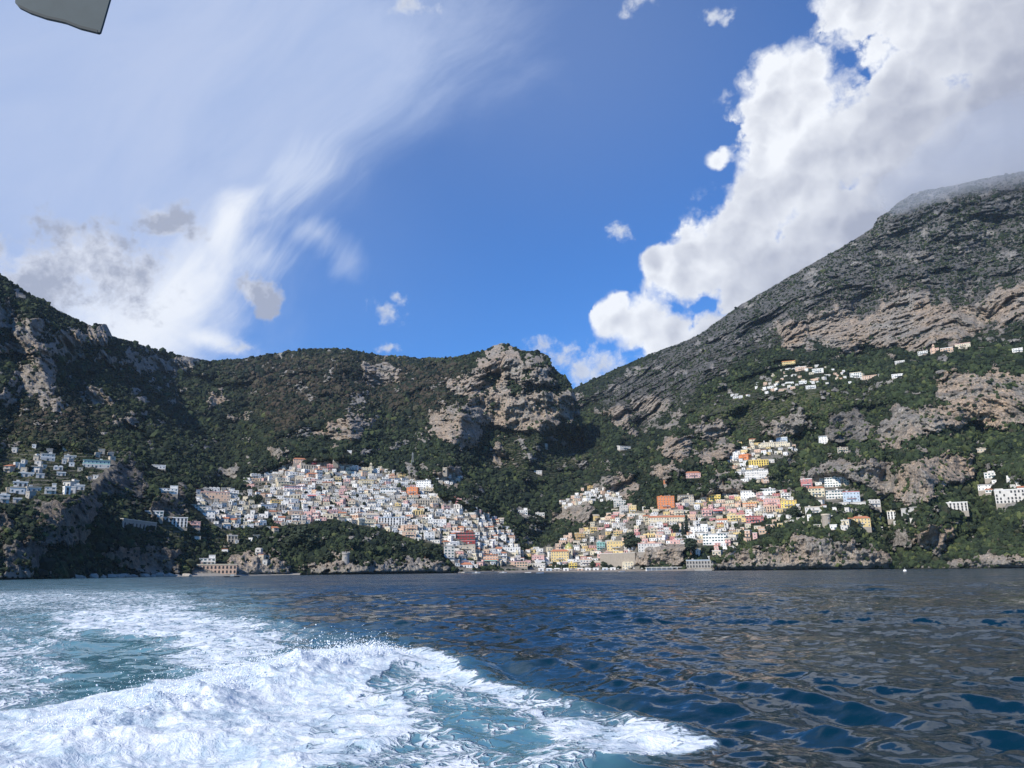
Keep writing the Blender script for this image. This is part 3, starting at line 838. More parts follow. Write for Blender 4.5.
# ------------------------------------------------------------------ houses
COLORS = dict(white=(.80,.78,.74), offwhite=(.64,.61,.56), grey=(.36,.34,.31), cream=(.68,.60,.44), yellow=(.72,.55,.26), ochre=(.56,.39,.18),
              peach=(.68,.48,.35), pink=(.66,.42,.38), rose=(.52,.22,.21), orange=(.70,.26,.11), maroon=(.26,.05,.05), beige=(.55,.48,.38),
              stone=(.34,.30,.25), teal=(.28,.50,.46), terracotta=(.48,.20,.11), dark=(.03,.035,.04), glass=(.05,.08,.11), red=(.62,.08,.07), green=(.04,.12,.07),
              brightyellow=(.80,.60,.16), paleblue=(.48,.56,.64), wood=(.22,.12,.06), metal=(.4,.42,.44))
_mats = {}
def cmat(c):
    if c not in _mats:
        if c == 'glass':
            m = simple_mat('window_glass', COLORS[c], .2, .15)
        elif c in ('dark',):
            m = simple_mat('dark_opening', COLORS[c], .3, .8)
        else:
            m, t, b, out = material(c+'_plaster')
            p = geo_pos(t)
            n = t.noise(p, .45, 5, .65)
            st = t.noise(t.vmath('MULTIPLY', p, (1.2, 1.2, .15)), 1.0, 4, .6)
            v = t.vmath('SCALE', COLORS[c], scale=t.lin(n, .3, .7, .80, 1.08))
            v = t.mix(t.smooth(st, .56, .75)*.45, v, tuple(x*.5 for x in COLORS[c]))
            t.put(b.inputs['Base Color'], v); b.inputs['Roughness'].default_value = .9
            b.inputs['Specular IOR Level'].default_value = .2
        _mats[c] = m
    return _mats[c]

BOXF = np.array([(0,3,2,1),(4,5,6,7),(0,1,5,4),(1,2,6,5),(2,3,7,6),(3,0,4,7)])
class MB:
    def __init__(s): s.v = []; s.q = []; s.t = []; s.mq = []; s.mt = []; s.mats = []; s.n = 0
    def mi(s, m):
        if m not in s.mats: s.mats.append(m)
        return s.mats.index(m)
    def add(s, v, q, m):
        v = np.asarray(v, float)
        for f in q:
            (s.q if len(f) == 4 else s.t).append([i+s.n for i in f]); (s.mq if len(f) == 4 else s.mt).append(s.mi(m))
        s.v.append(v); s.n += len(v)
    def box(s, x0, x1, y0, y1, z0, z1, m, tx=0.0, ty=0.0):
        s.add([(x0,y0,z0),(x1,y0,z0),(x1,y1,z0),(x0,y1,z0),(x0+tx,y0+ty,z1),(x1-tx,y0+ty,z1),(x1-tx,y1-ty,z1),(x0+tx,y1-ty,z1)], BOXF, m)
    def lathe(s, prof, n, m, cx=0, cy=0, sx=1, sy=1):
        v = []; q = []
        for r, z in prof:
            for k in range(n):
                a = 2*math.pi*k/n; v.append((cx+r*math.cos(a)*sx, cy+r*math.sin(a)*sy, z))
        for i in range(len(prof)-1):
            for k in range(n):
                k2 = (k+1) % n; q.append((i*n+k, i*n+k2, (i+1)*n+k2, (i+1)*n+k))
        s.add(v, q, m)
    def vault(s, x0, x1, y0, y1, z, h, m, n=8):
        """barrel roof with its axis along y"""
        v = []; q = []
        for k in range(n+1):
            a = math.pi*k/n
            xx = (x0+x1)/2-math.cos(a)*(x1-x0)/2; zz = z+math.sin(a)*h
            v += [(xx, y0, zz), (xx, y1, zz)]
        for k in range(n): q.append((2*k, 2*k+2, 2*k+3, 2*k+1))
        v += [((x0+x1)/2, y0, z), ((x0+x1)/2, y1, z)]
        c = 2*n+2
        for k in range(n): q += [(2*k, c, 2*k+2), (2*k+1, 2*k+3, c+1)]
        s.add(v, q, m)
    def gable(s, x0, x1, y0, y1, z, h, m, hip=0.0):
        ym = (y0+y1)/2
        s.add([(x0,y0,z),(x1,y0,z),(x1,y1,z),(x0,y1,z),(x0+hip,ym,z+h),(x1-hip,ym,z+h)],
              [(0,1,5,4),(2,3,4,5),(1,2,5),(3,0,4),(0,3,2,1)], m)
    def mesh(s, name, smooth=False):
        me = bpy.data.meshes.new(name)
        V = np.concatenate(s.v)
        me.from_pydata(V.tolist(), [], s.q+s.t)
        for m in s.mats: me.materials.append(m if not isinstance(m, str) else cmat(m))
        me.polygons.foreach_set('material_index', np.array(s.mq+s.mt, np.int32))
        me.polygons.foreach_set('use_smooth', np.full(len(me.polygons), smooth, dtype=bool))
        me.update(); return me

_cache = {}
def cached(key, fn):
    if key not in _cache: _cache[key] = fn()
    return _cache[key]

def window_mesh(kind):
    b = MB()
    if kind == 'window':
        b.box(-.62, .62, -.05, .10, -.85, .85, 'white'); b.box(-.50, .50, -.08, .02, -.72, .72, 'glass')
    elif kind == 'shutter_window':
        b.box(-.52, .52, -.05, .1, -.8, .8, 'glass'); b.box(-1.0, -.55, -.09, .05, -.8, .8, 'green'); b.box(.55, 1.0, -.09, .05, -.8, .8, 'green')
    elif kind == 'door':
        b.box(-.85, .85, -.06, .1, -1.1, 1.15, 'wood'); b.box(-.65, .65, -.09, .02, -1.1, 1.0, 'glass')
    elif kind == 'arch':
        v = [(-1.0, -.10, -1.3), (1.0, -.10, -1.3), (-1.0, .1, -1.3), (1.0, .1, -1.3)]
        b.box(-.8, .8, -.07, .15, -1.3, .5, 'dark'); 
        n = 6; vv = []; q = []
        for k in range(n+1):
            a = math.pi*k/n; vv += [(-math.cos(a)*.8, -.07, .5+math.sin(a)*.75), (-math.cos(a)*.8, .15, .5+math.sin(a)*.75)]
        vv.append((0, -.07, .5)); c = len(vv)-1
        for k in range(n): q += [(2*k, c, 2*k+2), (2*k, 2*k+2, 2*k+3, 2*k+1)]
        b.add(vv, q, 'dark')
    return b.mesh(kind)
def win(kind): return cached(('w', kind), lambda: window_mesh(kind))

def house_parts(typ, W, Dp, H, col, roofc, rng, awn=None):
    """returns [(part name, mesh, location)] ; front is -Y, ground at z=0"""
    parts = []; base = 1.0
    def fnd():
        b = MB(); b.box(-W/2-.15, W/2+.15, -Dp/2-.2, Dp/2, -6, -.02, 'stone', tx=0, ty=0); return b.mesh('foundation')
    parts.append(('foundation', cached(('fnd', round(W, 1), round(Dp, 1)), fnd), (0, 0, 0)))
    floors = max(1, int(round(H/3.3))); fh = H/floors
    key = (typ, round(W, 1), round(Dp, 1), round(H, 1), col, roofc)
    if typ == 'terraced':
        def wall():
            b = MB()
            for f in range(floors):
                y0 = -Dp/2+f*1.7
                b.box(-W/2+.25*f, W/2-.25*f, y0, Dp/2, -base if f == 0 else f*fh, (f+1)*fh, col)
            return b.mesh('wall')
        parts.append(('wall', cached(('wall',)+key, wall), (0, 0, 0)))
        for f in range(floors):
            def slab(f=f):
                b = MB(); y0 = -Dp/2+f*1.7
                b.box(-W/2+.25*f-.25, W/2-.25*f+.25, y0-1.3, y0+.6, -.16, .16, roofc)
                b.box(-W/2+.25*f-.25, W/2-.25*f+.25, y0-1.3, y0-1.16, .16, 1.0, roofc if f % 2 else col)
                return b.mesh('balcony')
            if f: parts.append(('balcony', cached(('bal', f)+key, slab), (0, 0, f*fh)))
        def rf():
            b = MB(); f = floors-1; b.box(-W/2+.25*f-.4, W/2-.25*f+.4, -Dp/2+f*1.7-.9, Dp/2+.2, H, H+.35, roofc)
            b.box(W*.1, W*.1+2.4, 0, 2.5, H+.35, H+2.2, col); return b.mesh('roof')
        parts.append(('roof', cached(('roof',)+key, rf), (0, 0, 0)))
    else:
        def wall():
            b = MB(); b.box(-W/2, W/2, -Dp/2, Dp/2, -base, H, col)
            if typ == 'lshape': b.box(W*.08, W/2-.3, -Dp/2+1.5, Dp/2-.3, H, H+2.9, col)
            return b.mesh('wall')
        parts.append(('wall', cached(('wall',)+key, wall), (0, 0, 0)))
        def rf():
            b = MB()
            if typ in ('flat', 'arcade', 'lshape'):
                b.box(-W/2-.25, W/2+.25, -Dp/2-.25, Dp/2+.25, H, H+.22, roofc)
                for (a0, a1, c0, c1) in ((-W/2-.25, W/2+.25, -Dp/2-.25, -Dp/2), (-W/2-.25, W/2+.25, Dp/2, Dp/2+.25), (-W/2-.25, -W/2, -Dp/2, Dp/2), (W/2, W/2+.25, -Dp/2, Dp/2)):
                    if typ != 'lshape': b.box(a0, a1, c0, c1, H+.22, H+.9, roofc)
                if typ == 'lshape': b.box(W*.08-.2, W/2-.1, -Dp/2+1.3, Dp/2-.1, H+2.9, H+3.2, roofc)
                elif W > 7: b.box(-W*.3, -W*.3+2.2, Dp*.05, Dp*.35, H+.22, H+2.3, col)
            elif typ == 'vault':
                n = max(1, int(round(W/4.5)))
                for k in range(n):
                    x0 = -W/2+k*W/n; b.vault(x0+.1, x0+W/n-.1, -Dp/2+.1, Dp/2-.1, H, 1.25, roofc)
                b.box(-W/2-.15, W/2+.15, -Dp/2-.15, Dp/2+.15, H-.2, H+.12, roofc)
            elif typ == 'gable':
                b.gable(-W/2-.5, W/2+.5, -Dp/2-.5, Dp/2+.5, H, min(2.6, Dp*.24), roofc, hip=min(W*.28, 3))
            elif typ == 'mono':
                v = [(-W/2-.4, -Dp/2-.5, H+.05), (W/2+.4, -Dp/2-.5, H+.05), (W/2+.4, Dp/2+.3, H+1.9), (-W/2-.4, Dp/2+.3, H+1.9),
                     (-W/2-.4, -Dp/2-.5, H-.1), (W/2+.4, -Dp/2-.5, H-.1), (W/2+.4, Dp/2+.3, H-.1), (-W/2-.4, Dp/2+.3, H-.1)]
                b.add(v, [(0,1,2,3),(4,7,6,5),(4,5,1,0),(5,6,2,1),(6,7,3,2),(7,4,0,3)], roofc)
            return b.mesh('roof')
        parts.append(('roof', cached(('roof',)+key, rf), (0, 0, 0)))
        if typ not in ('arcade',) and floors >= 2 and W < 24:
            def bal():
                b = MB(); w2 = min(W*.42, 5)
                b.box(-w2, w2, -Dp/2-1.3, -Dp/2, -.12, .12, roofc if typ != 'gable' and typ != 'mono' else col)
                b.box(-w2, w2, -Dp/2-1.3, -Dp/2-1.22, .12, .95, 'metal' if floors > 2 else col)
                return b.mesh('balcony')
            parts.append(('balcony', cached(('balc',)+key, bal), (0, 0, fh+.05)))
    # openings
    n = max(1, int(W/3.1)); out = []
    lim = 26
    for f in range(floors):
        y = -Dp/2+(f*1.7 if typ == 'terraced' else 0)
        for k in range(n):
            x = -W/2+(k+.5)*W/n
            if typ == 'arcade': out.append(('arch_opening', 'arch', (x, y-.03, f*fh+fh*.48)))
            elif f == 0 and k == n//2: out.append(('door', 'door', (x, y-.02, 1.15)))
            elif f == 1 and k == n//2 and typ != 'terraced': out.append(('door', 'door', (x, y-.02, fh+1.28)))
            elif rng.random() < .9: out.append(('window', 'window' if (hash(key) >> 3) % 3 or W < 8 else 'shutter_window', (x, y-.02, f*fh+fh*.52)))
    if len(out) > lim: out = [out[i] for i in sorted(rng.choice(len(out), lim, replace=False))]
    for nm, k, loc in out: parts.append((nm, win(k), loc))
    # a side window per floor on both gable ends
    for f in range(min(floors, 3)):
        for sd in (-1, 1):
            if typ != 'terraced': parts.append(('window', win('window'), (sd*(W/2+.02), 0, f*fh+fh*.52, sd*math.pi/2)))
    if awn:
        def aw():
            b = MB(); b.add([(-W*.45,-Dp/2-2.6,0),(W*.45,-Dp/2-2.6,0),(W*.45,-Dp/2-.05,.7),(-W*.45,-Dp/2-.05,.7),(-W*.45,-Dp/2-2.6,-.25),(W*.45,-Dp/2-2.6,-.25),(W*.45,-Dp/2-.05,.5),(-W*.45,-Dp/2-.05,.5)],
                  [(0,1,2,3),(4,7,6,5),(4,5,1,0),(5,6,2,1),(6,7,3,2),(7,4,0,3)], awn)
            return b.mesh('awning')
        parts.append(('awning', cached(('awn', awn)+key, aw), (0, 0, min(2.7, H*.8))))
    return parts

LAND_USED = []
def place_house(px, py, wpx, hpx, typ, col, roofc, name, label, cat, group=None, yaw=None, awn=None, d=None, depth=None, seed=0):
    rng = np.random.default_rng(int(px*131+py*17)+seed)
    D0 = lookup(px, py)
    D0 = .65*D0+.35*min(max(D0, lookup(px-wpx*.5, py), lookup(px+wpx*.5, py)), D0+25)
    W = max(4.0, round(wpx*D0/F_PX*2)/2); H = max(2.8, round(hpx*D0/F_PX*2)/2)
    Dp = depth or (round(min(max(W*.62, 6), 12)))
    if typ == 'terraced': Dp = max(Dp, 9)
    p = point(px, py, D0)
    az = math.atan2(p[0], p[1])
    yw = -az+(yaw if yaw is not None else rng.normal()*.30)
    dirc = np.array([p[0], p[1]])/np.hypot(p[0], p[1])
    o = bpy.data.objects.new(name, None); COL.objects.link(o)
    o.empty_display_size = 1
    o.location = (p[0]+dirc[0]*Dp*.42, p[1]+dirc[1]*Dp*.42, p[2]); o.rotation_euler = (0, 0, yw)
    tag(o, label, cat, group)
    for q in house_parts(typ, W, Dp, H, col, roofc, rng, awn):
        c = bpy.data.objects.new(q[0], q[1]); COL.objects.link(c); c.parent = o
        c.location = q[2][:3]
        if len(q[2]) > 3: c.rotation_euler = (0, 0, q[2][3])
    LAND_USED.append((px, py, wpx, hpx))
    return o

# name, px, py(base), w, h, type, wall, roof, label, short name used by neighbours, yaw, awning
T = 'terracotta'; W_ = 'white'
LM = [
('villa',303.5,463.5,20,4,'gable','peach',T,'long peach villa with terracotta roof at the very top left of the main town','the long peach villa topping the town',.1,None),
('house',308,469,14,3.5,'arcade','beige','beige','long beige house with dark arches just under the long peach villa','the beige arched house',.1,None),
('house',314,466,4.5,3.5,'flat','maroon','maroon','tiny maroon house wedged right of the long peach villa','the tiny maroon house',0,None),
('house',331,470,8,5,'flat','rose','pink','rose pink two storey house on the upper rim of the main town','the rose pink rim house',0,None),
('house',255,478,9,3.5,'vault','white','white','lone white domed house over the dark hollow, far upper left of the main town','the lone domed house',.3,None),
('house',269,477,9,3,'flat','offwhite','white','low off white house with flat roof right of the lone domed house','the low off white house',.1,None),
('house',293,477,8,4,'flat','white','white','bright white box house below the long peach villa','the bright box house',.2,None),
('house',284,487,13,5,'mono','cream','beige','wide cream house with sloping roof on the upper left of the main town','the wide cream house',.2,None),
('palazzo',294,491,20,5,'terraced','white','rose','long white palazzo with red edged terrace in the upper main town','the red edged palazzo',.1,None),
('house',314,483,6,4,'flat','pink','white','small pink house among white ones near the top of the main town','the small pink upper house',0,None),
('restaurant',312,498,10,3.5,'flat','white','white','low white restaurant with a bright red awning in the left of the main town','the red awning restaurant',0,'red'),
('house',276,505,10,4,'flat','yellow','ochre','yellow ochre house on the left edge of the main town','the ochre left edge house',.2,None),
('hut',250,496,3.5,2.5,'flat','white','white','tiny white hut alone in the dark hollow','the tiny white hut',0,None),
('church',366,473,9,5,'vault','cream','cream','pale cream church with a slim bell tower on the top rim of the main town','the rim church',0,None),
('house',337,482,7,4.5,'flat','yellow','cream','pale yellow house near the top rim of the main town','the pale yellow upper house',0,None),
('house',402,478,7,3.5,'flat','yellow','ochre','mustard yellow house on the right end of the top rim','the mustard rim house',.1,None),
('house',392,480,7,4.5,'gable','peach',T,'peach house with hipped roof beside the mustard rim house','the peach rim house',-.1,None),
('palazzo',366,486,14,5.5,'flat','cream','yellow','broad pale yellow palazzo across the upper middle of the main town','the broad pale yellow palazzo',.05,None),
('house',341,497,4.5,6,'flat','pink','pink','narrow bright pink tower house in the middle of the main town','the narrow pink tower house',0,None),
('palazzo',413,495,11,7,'flat','orange','orange','red orange palazzo on the upper right shoulder of the main town','the red orange palazzo',-.3,None),
('hotel',388,494,16,6,'terraced','white','white','white terraced hotel with balconies left of the red orange palazzo','the white shoulder hotel',.05,None),
('house',398,508,6,4,'flat','yellow','yellow','yellow cube house in the right middle of the main town','the yellow cube house',0,None),
('hotel',391,525,25,7,'arcade','white','paleblue','long white hotel with rows of blue grey arches above the dark gardens','the long arched white hotel',.05,None),
('hotel',369,526,13,5.5,'flat','cream','cream','cream hotel wing left of the long arched white hotel','the cream hotel wing',.05,None),
('house',424,489,15,9,'terraced','white','white','big bright white stepped block on the right shoulder of the main town','the big stepped white block',-.2,None),
('palazzo',426,505,22,4.5,'arcade','beige','beige','long beige arcaded palazzo under the big stepped white block','the long beige arcade',.05,None),
('house',445,502,9,4,'flat','offwhite','rose','off white house with a red rimmed roof at the end of the beige arcade','the red rimmed house',0,None),
('house',459,504,6,4.5,'flat','rose','pink','small red pink house at the right end of the road','the red pink road house',-.2,None),
('house',418,515,10,4,'arcade','yellow','yellow','yellow house with arched loggia in the lower middle right of the main town','the yellow loggia house',0,None),
('hotel',411,531,12,5,'flat','peach','peach','upper peach hotel block over the dark gardens','the upper peach hotel',0,None),
('hotel',409,538,13,6,'flat','peach','cream','lower peach hotel block at the edge of the dark gardens','the lower peach hotel',0,None),
('hotel',429,541,10,8,'flat','white','white','white hotel cube with three rows of windows above the gardens','the white hotel cube',.1,None),
('hotel',437,525,18,5,'flat','white','white','wide white hotel with flat roof above the white hotel cube','the wide white hotel',0,None),
('palazzo',464,544,22,11,'terraced','maroon','rose','large dark red palazzo with terraces near the harbour','the large dark red palazzo',.0,None),
('house',496,524,7,4,'gable','cream',T,'cream house with steep terracotta roof at the right rim of the main town','the steep terracotta roof house',-.3,None),
('house',489,531,9,4,'mono','beige',T,'beige house with sloping orange roof below the steep terracotta roof house','the sloping orange roof house',-.1,None),
('hotel',466,552,18,6,'flat','beige','beige','long beige two storey hotel under the large dark red palazzo','the long beige hotel',0,None),
('apartment_block',449,561,10,14,'flat','offwhite','grey','tall off white apartment block standing on the shore cliff','the tall cliff block',.05,None),
('restaurant',488,563,20,8,'terraced','peach','orange','waterfront restaurant with orange upper terrace and dark teal awning','the orange terrace restaurant',0,'teal'),
('hotel',510,554,20,6,'flat','white','white','white hotel with a beige end wall behind the beach at the left end','the white beach hotel',0,None),
('house',514,567,26,5,'flat','peach','pink','long low peach and pink beach building at the left end of the beach','the long low beach building',0,None),
('house',538,562,12,6,'flat','pink','pink','pink villa behind the left end of the beach','the pink beach villa',0,None),
('church',560,562,17,10,'gable','yellow',T,'yellow church with red tiled roof behind the beach','the yellow church',0,None),
('house',573,568,8,4.5,'flat','brightyellow','yellow','bright yellow house on the beach front','the bright yellow beach house',0,None),
('house',580,540,9,5.5,'flat','ochre','ochre','ochre rounded house behind the church dome','the ochre house',.2,None),
('house',586,566,11,6,'flat','offwhite','peach','off white house with peach terrace right of the bright yellow beach house','the peach terrace house',0,None),
('house',601,550,8,7,'flat','teal','teal','sea green house right of the church','the sea green house',0,None),
('hotel',616,551,17,9,'flat','yellow','cream','pale yellow hotel with tall windows on top of the big retaining wall','the hotel on the retaining wall',0,None),
('house',607,529,4.5,4,'flat','rose','rose','small crimson house on the steep slope right of the church','the small crimson house',0,None),
('house',594,533,8,4.5,'gable','yellow','ochre','yellow house with hipped roof at the left foot of the right hand town','the yellow hipped house',.2,None),
('house',620,536,12,4.5,'flat','yellow','peach','golden yellow house with peach roof terrace left of the tall gold tower house','the golden yellow house',0,None),
('house',633,514,7,8,'flat','yellow','cream','tall pale gold house on the upper left rim of the right hand town','the tall pale gold house',0,None),
('house',624,514,8,8,'vault','offwhite','offwhite','tall rounded off white house left of the tall pale gold house','the tall rounded house',.2,None),
('house',592,490,9,3.5,'flat','ochre','ochre','ochre house at the top of the cluster on the rocky knoll','the ochre knoll house',0,None),
('house',620,507,12,6,'flat','offwhite','offwhite','off white house with two rows of windows right of the knoll','the off white knoll foot house',0,None),
('palazzo',666,509,16,12,'flat','orange','orange','big orange red palazzo with white base in the right hand town','the big orange palazzo',.1,None),
('apartment_block',686,505,16,10,'terraced','beige','stone','beige terraced apartment block right of the big orange palazzo','the beige terraced apartments',0,None),
('hotel',668,523,38,5.5,'gable','cream',T,'very long cream hotel with terracotta roof below the big orange palazzo','the very long cream hotel',.03,None),
('house',715,501,11,5.5,'flat','brightyellow','yellow','vivid yellow house on the road in the right hand town','the vivid yellow road house',0,None),
('house',707,516,9,6,'flat','pink','rose','pink house with red trim in the right hand town','the pink red trimmed house',0,None),
('restaurant',718,513,10,3.5,'flat','offwhite','rose','low restaurant with a scarlet awning right of the pink red trimmed house','the scarlet awning restaurant',0,'red'),
('villa',700,534,16,7,'lshape','white','white','white villa with upper storey set back above the cliff gardens','the white cliff garden villa',-.1,None),
('hotel',715,545,22,11,'terraced','white','white','white and yellow stepped hotel above the waterfront hall','the white stepped hotel',0,None),
('house',719,543,8,6,'flat','yellow','yellow','yellow block built into the white stepped hotel','the yellow hotel block',0,None),
('boathouse',700,568,25,7,'arcade','grey','paleblue','grey white waterfront hall with wide arches standing at the sea','the waterfront hall',0,None),
('house',668,484,8,4,'vault','orange','pink','round roofed salmon house alone among trees high in the right hand town','the round salmon house',.2,None),
('villa',693,478,14,5,'gable','pink',T,'long pink villa among trees above the round salmon house','the long pink villa',.1,None),
('hotel',650,552,22,8,'flat','offwhite','pink','pinkish white hotel on the cliff behind the right end of the beach','the pinkish cliff hotel',0,None),
('house',632,570,18,7,'vault','cream','cream','cream vaulted house at the right end of the beach','the cream vaulted beach house',0,None),
('house',736,521,16,5,'flat','yellow','cream','long yellow house left of centre on the lower road','the long yellow lower road house',0,None),
('hotel',759,467,18,6.5,'arcade','brightyellow','yellow','bright yellow two storey hotel with arches in the upper right town','the bright yellow arched hotel',0,None),
('house',745,460,11,4.5,'gable','orange','orange','orange red house with hipped roof left above the bright yellow arched hotel','the orange red hipped house',-.5,None),
('hotel',757,479,22,9,'terraced','offwhite','white','wide white terraced hotel right below the bright yellow arched hotel','the wide terraced hotel',0,None),
('house',736,461,5,8,'flat','white','white','tall narrow white house left of the orange red hipped house','the tall narrow white house',0,None),
('house',774,447,24,4,'flat','cream','beige','very long cream house across the upper right town','the very long cream upper house',0,None),
('house',782,443,10,5,'flat','paleblue','white','pale blue white house at the upper right end of the upper town','the pale blue upper house',0,None),
('house',807,488,10,8,'flat','rose','white','rose red house with white bands, left in the row on the cliff road','the rose cliff road house',0,None),
('hotel',817,497,14,8,'gable','cream',T,'cream hotel with terracotta roof, centre of the row on the cliff road','the cream cliff road hotel',0,None),
('hotel',833,487,14,9,'terraced','white','white','upper white terraced hotel on the cliff road','the upper cliff road hotel',0,None),
('hotel',835,499,15,8,'terraced','offwhite','white','lower off white terraced hotel on the cliff road','the lower cliff road hotel',0,None),
('house',852,502,14,9,'flat','paleblue','rose','pale blue and red house at the right end of the cliff road row','the pale blue and red house',0,None),
('villa',859,527,19,7.5,'gable','yellow',T,'yellow villa with red roof among trees below the cliff road','the yellow villa with red roof',.1,None),
('house',750,509,13,5,'flat','peach','orange','orange peach house on the lower road','the orange peach house',0,None),
('house',772,506,15,6,'flat','pink','pink','wide pink house on the lower road','the wide pink house',0,None),
('house',789,508,14,6.5,'flat','brightyellow','ochre','lemon yellow house right of the wide pink house','the lemon yellow house',0,None),
('hotel',750,499,17,8,'terraced','white','white','left white stepped hotel above the lower road','the left stepped hotel',0,None),
('hotel',768,495,14,6,'terraced','white','white','small white stepped hotel right of the left stepped hotel','the small stepped hotel',0,None),
('house',755,523,16,6,'flat','rose','maroon','crimson house with white windows on the lower road','the crimson lower road house',0,None),
('house',814,514,15,6,'flat','offwhite','beige','off white house with dark windows under the cliff road','the house under the cliff road',0,None),
('hotel',1013,503,24,11,'arcade','offwhite','white','large white hotel with rows of arches at the right edge','the large right edge hotel',0,None),
('villa',992,490,20,5,'terraced','white','white','wide white villa above left of the large right edge hotel','the wide right villa',0,None),
('villa',995,478,15,4.5,'flat','white','offwhite','upper white villa with small tower among trees near the right edge','the upper right villa',0,None),
('villa',957,511,17,7,'arcade','offwhite','white','white arched villa alone among trees on the right slope','the lone arched villa',0,None),
('villa',897,519,15,6.5,'arcade','white','cream','white villa with arches beside the road bridge','the bridge villa',0,None),
('villa',874,507,10,6,'vault','offwhite','offwhite','small round gabled white house left of the road bridge','the round gabled white house',.3,None),
('palazzo',213,501,28,8,'flat','peach','pink','wide peach pink palazzo in the small town left of the dark hollow','the wide peach palazzo',0,None),
('hotel',174,527,22,8,'arcade','white','white','white hotel with a row of arches right of the long grey wall','the white arched roadside hotel',0,None),
('house',193,528,12,5,'flat','pink','pink','pink roadside house right of the white arched roadside hotel','the pink roadside house',0,None),
('house',151,517,20,5,'flat','white','white','long white house below the small cliff on the left','the long white house',0,None),
('villa',168,494,16,5,'lshape','white','white','white villa on top of the small cliff on the left','the clifftop villa',0,None),
('villa',195,510,18,5,'terraced','offwhite','grey','grey and white villa left of the peach palazzo','the grey and white villa',0,None),
('villa',206,518,15,7,'terraced','white','white','white stepped villa below the grey and white villa','the white stepped villa',0,None),
('hotel',213,574,40,8,'arcade','peach','cream','long peach beach hotel with arches at the water on the left','the long peach beach hotel',0,None),
('villa',207,565,14,6,'lshape','white','white','white villa behind the long peach beach hotel','the white villa behind it',0,None),
('hotel',96,468,28,9,'terraced','offwhite','teal','off white hotel with sea green roof above the dark cliff on the left','the sea green roofed hotel',0,None),
('house',47,461,14,8,'terraced','white','white','white stepped house in the upper left hamlet','the white stepped hamlet house',.1,None),
('house',70,459,12,3,'flat','offwhite','offwhite','low white house between the stepped house and the sea green roofed hotel','the low white hamlet house',0,None),
('house',26,477,14,4,'flat','white','white','white house with flat roof in the middle of the upper left hamlet','the flat hamlet house',0,None),
('house',58,470,9,3.5,'vault','white','white','small vaulted white house above the middle of the left hamlet','the vaulted hamlet house',0,None),
('house',20,487,14,5,'arcade','white','white','white arched house low in the left hamlet','the arched hamlet house',0,None),
('house',50,494,11,7,'lshape','white','white','white house with a round top on the edge of the dark left cliff','the white cliff edge house',0,None),
('house',79,490,10,5,'flat','offwhite','white','off white house right of the white cliff edge house','the off white edge house',0,None),
('house',4,503,9,8,'flat','white','white','white three storey house at the left edge of the photo','the left edge house',0,None),
('house',17,503,8,4,'flat','white','white','small white house right of the left edge house','the small edge house',0,None),
('house',61,476,9,3,'flat','white','white','low white house in a row above the dark left cliff','the low row house',0,None),
('house',40,478,8,4,'flat','white','offwhite','small white house left of the low row house','the small row house',0,None),
('house',157,469,14,3,'flat','white','white','long white house high above the small left cliff','the high long house',0,None),
('house',789,367,12,5.5,'flat','yellow','orange','yellow and orange house at the top left of the high village','the yellow orange high house',0,None),
('house',801,371,10,4,'flat','peach','white','peach house right of the yellow orange house in the high village','the peach high house',0,None),
('house',818,373,10,4,'flat','white','white','bright white house in the middle of the high village','the bright high house',0,None),
('house',856,378,10,5,'flat','white','cream','white house with small tower at the right of the high village','the right high house',0,None),
('house',870,379,13,3,'flat','peach','peach','long low peach house at the right end of the high village','the long low high house',0,None),
('house',811,389,9,3,'flat','white','white','lone white house on the green terrace under the high village','the lone terrace house',0,None),
('house',803,384,7,2.5,'flat','white','white','small white house above left of the lone terrace house','the small terrace house',0,None),
('church',935,353,7,4,'flat','peach','pink','pink church on the high spur with a bell tower','the spur church',0,None),
('house',947,352,10,3.5,'flat','peach','white','peach house right of the spur church','the peach spur house',0,None),
('house',963,348,12,4,'flat','cream','pink','cream pink house on the crest of the high spur','the cream spur house',0,None),
('house',923,355,8,3,'flat','white','white','white house left of the spur church','the white spur house',0,None),
('house',900,364,8,2.5,'flat','offwhite','white','small white house left below the spur','the small spur foot house',0,None),
('house',898,378,10,3.5,'flat','white','white','white house on the slope under the high spur','the white slope house',0,None),
('house',1018,352,8,3,'flat','white','white','small white house high up at the right edge','the small high edge house',0,None),
('house',523,515,9,5,'lshape','white','white','white house alone on the dark slope right of the main town','the lone dark slope house',0,None),
('house',540,516,9,3,'flat','offwhite','offwhite','low grey white house right of the lone dark slope house','the low dark slope house',0,None),
('house',348,453,7,2,'flat','white','white','tiny white house high in the woods above the main town','the tiny woodland house',0,None),
('house',535,474,14,3,'flat','offwhite','offwhite','long low farmhouse on the green terraces of the central valley','the long low farmhouse',0,None),
('house',544,447,7,3,'flat','offwhite','offwhite','small farmhouse on the upper terraces of the central valley','the small upper farmhouse',0,None),
('house',624,450,12,4,'mono','offwhite','white','pale house with slanting roof on a ledge in the dark ravine','the pale ledge house',.5,None),
('house',827,444,14,8,'terraced','white','white','white stepped house beside the dark grey crag','the stepped crag house',.1,None),
('house',843,452,9,4,'flat','beige','stone','small stone house right below the stepped crag house','the small stone crag house',0,None),
('house',985,452,12,3,'flat','beige','stone','low stone farmhouse on the terraces of the far right slope','the low stone farmhouse',0,None),
]
short = {}
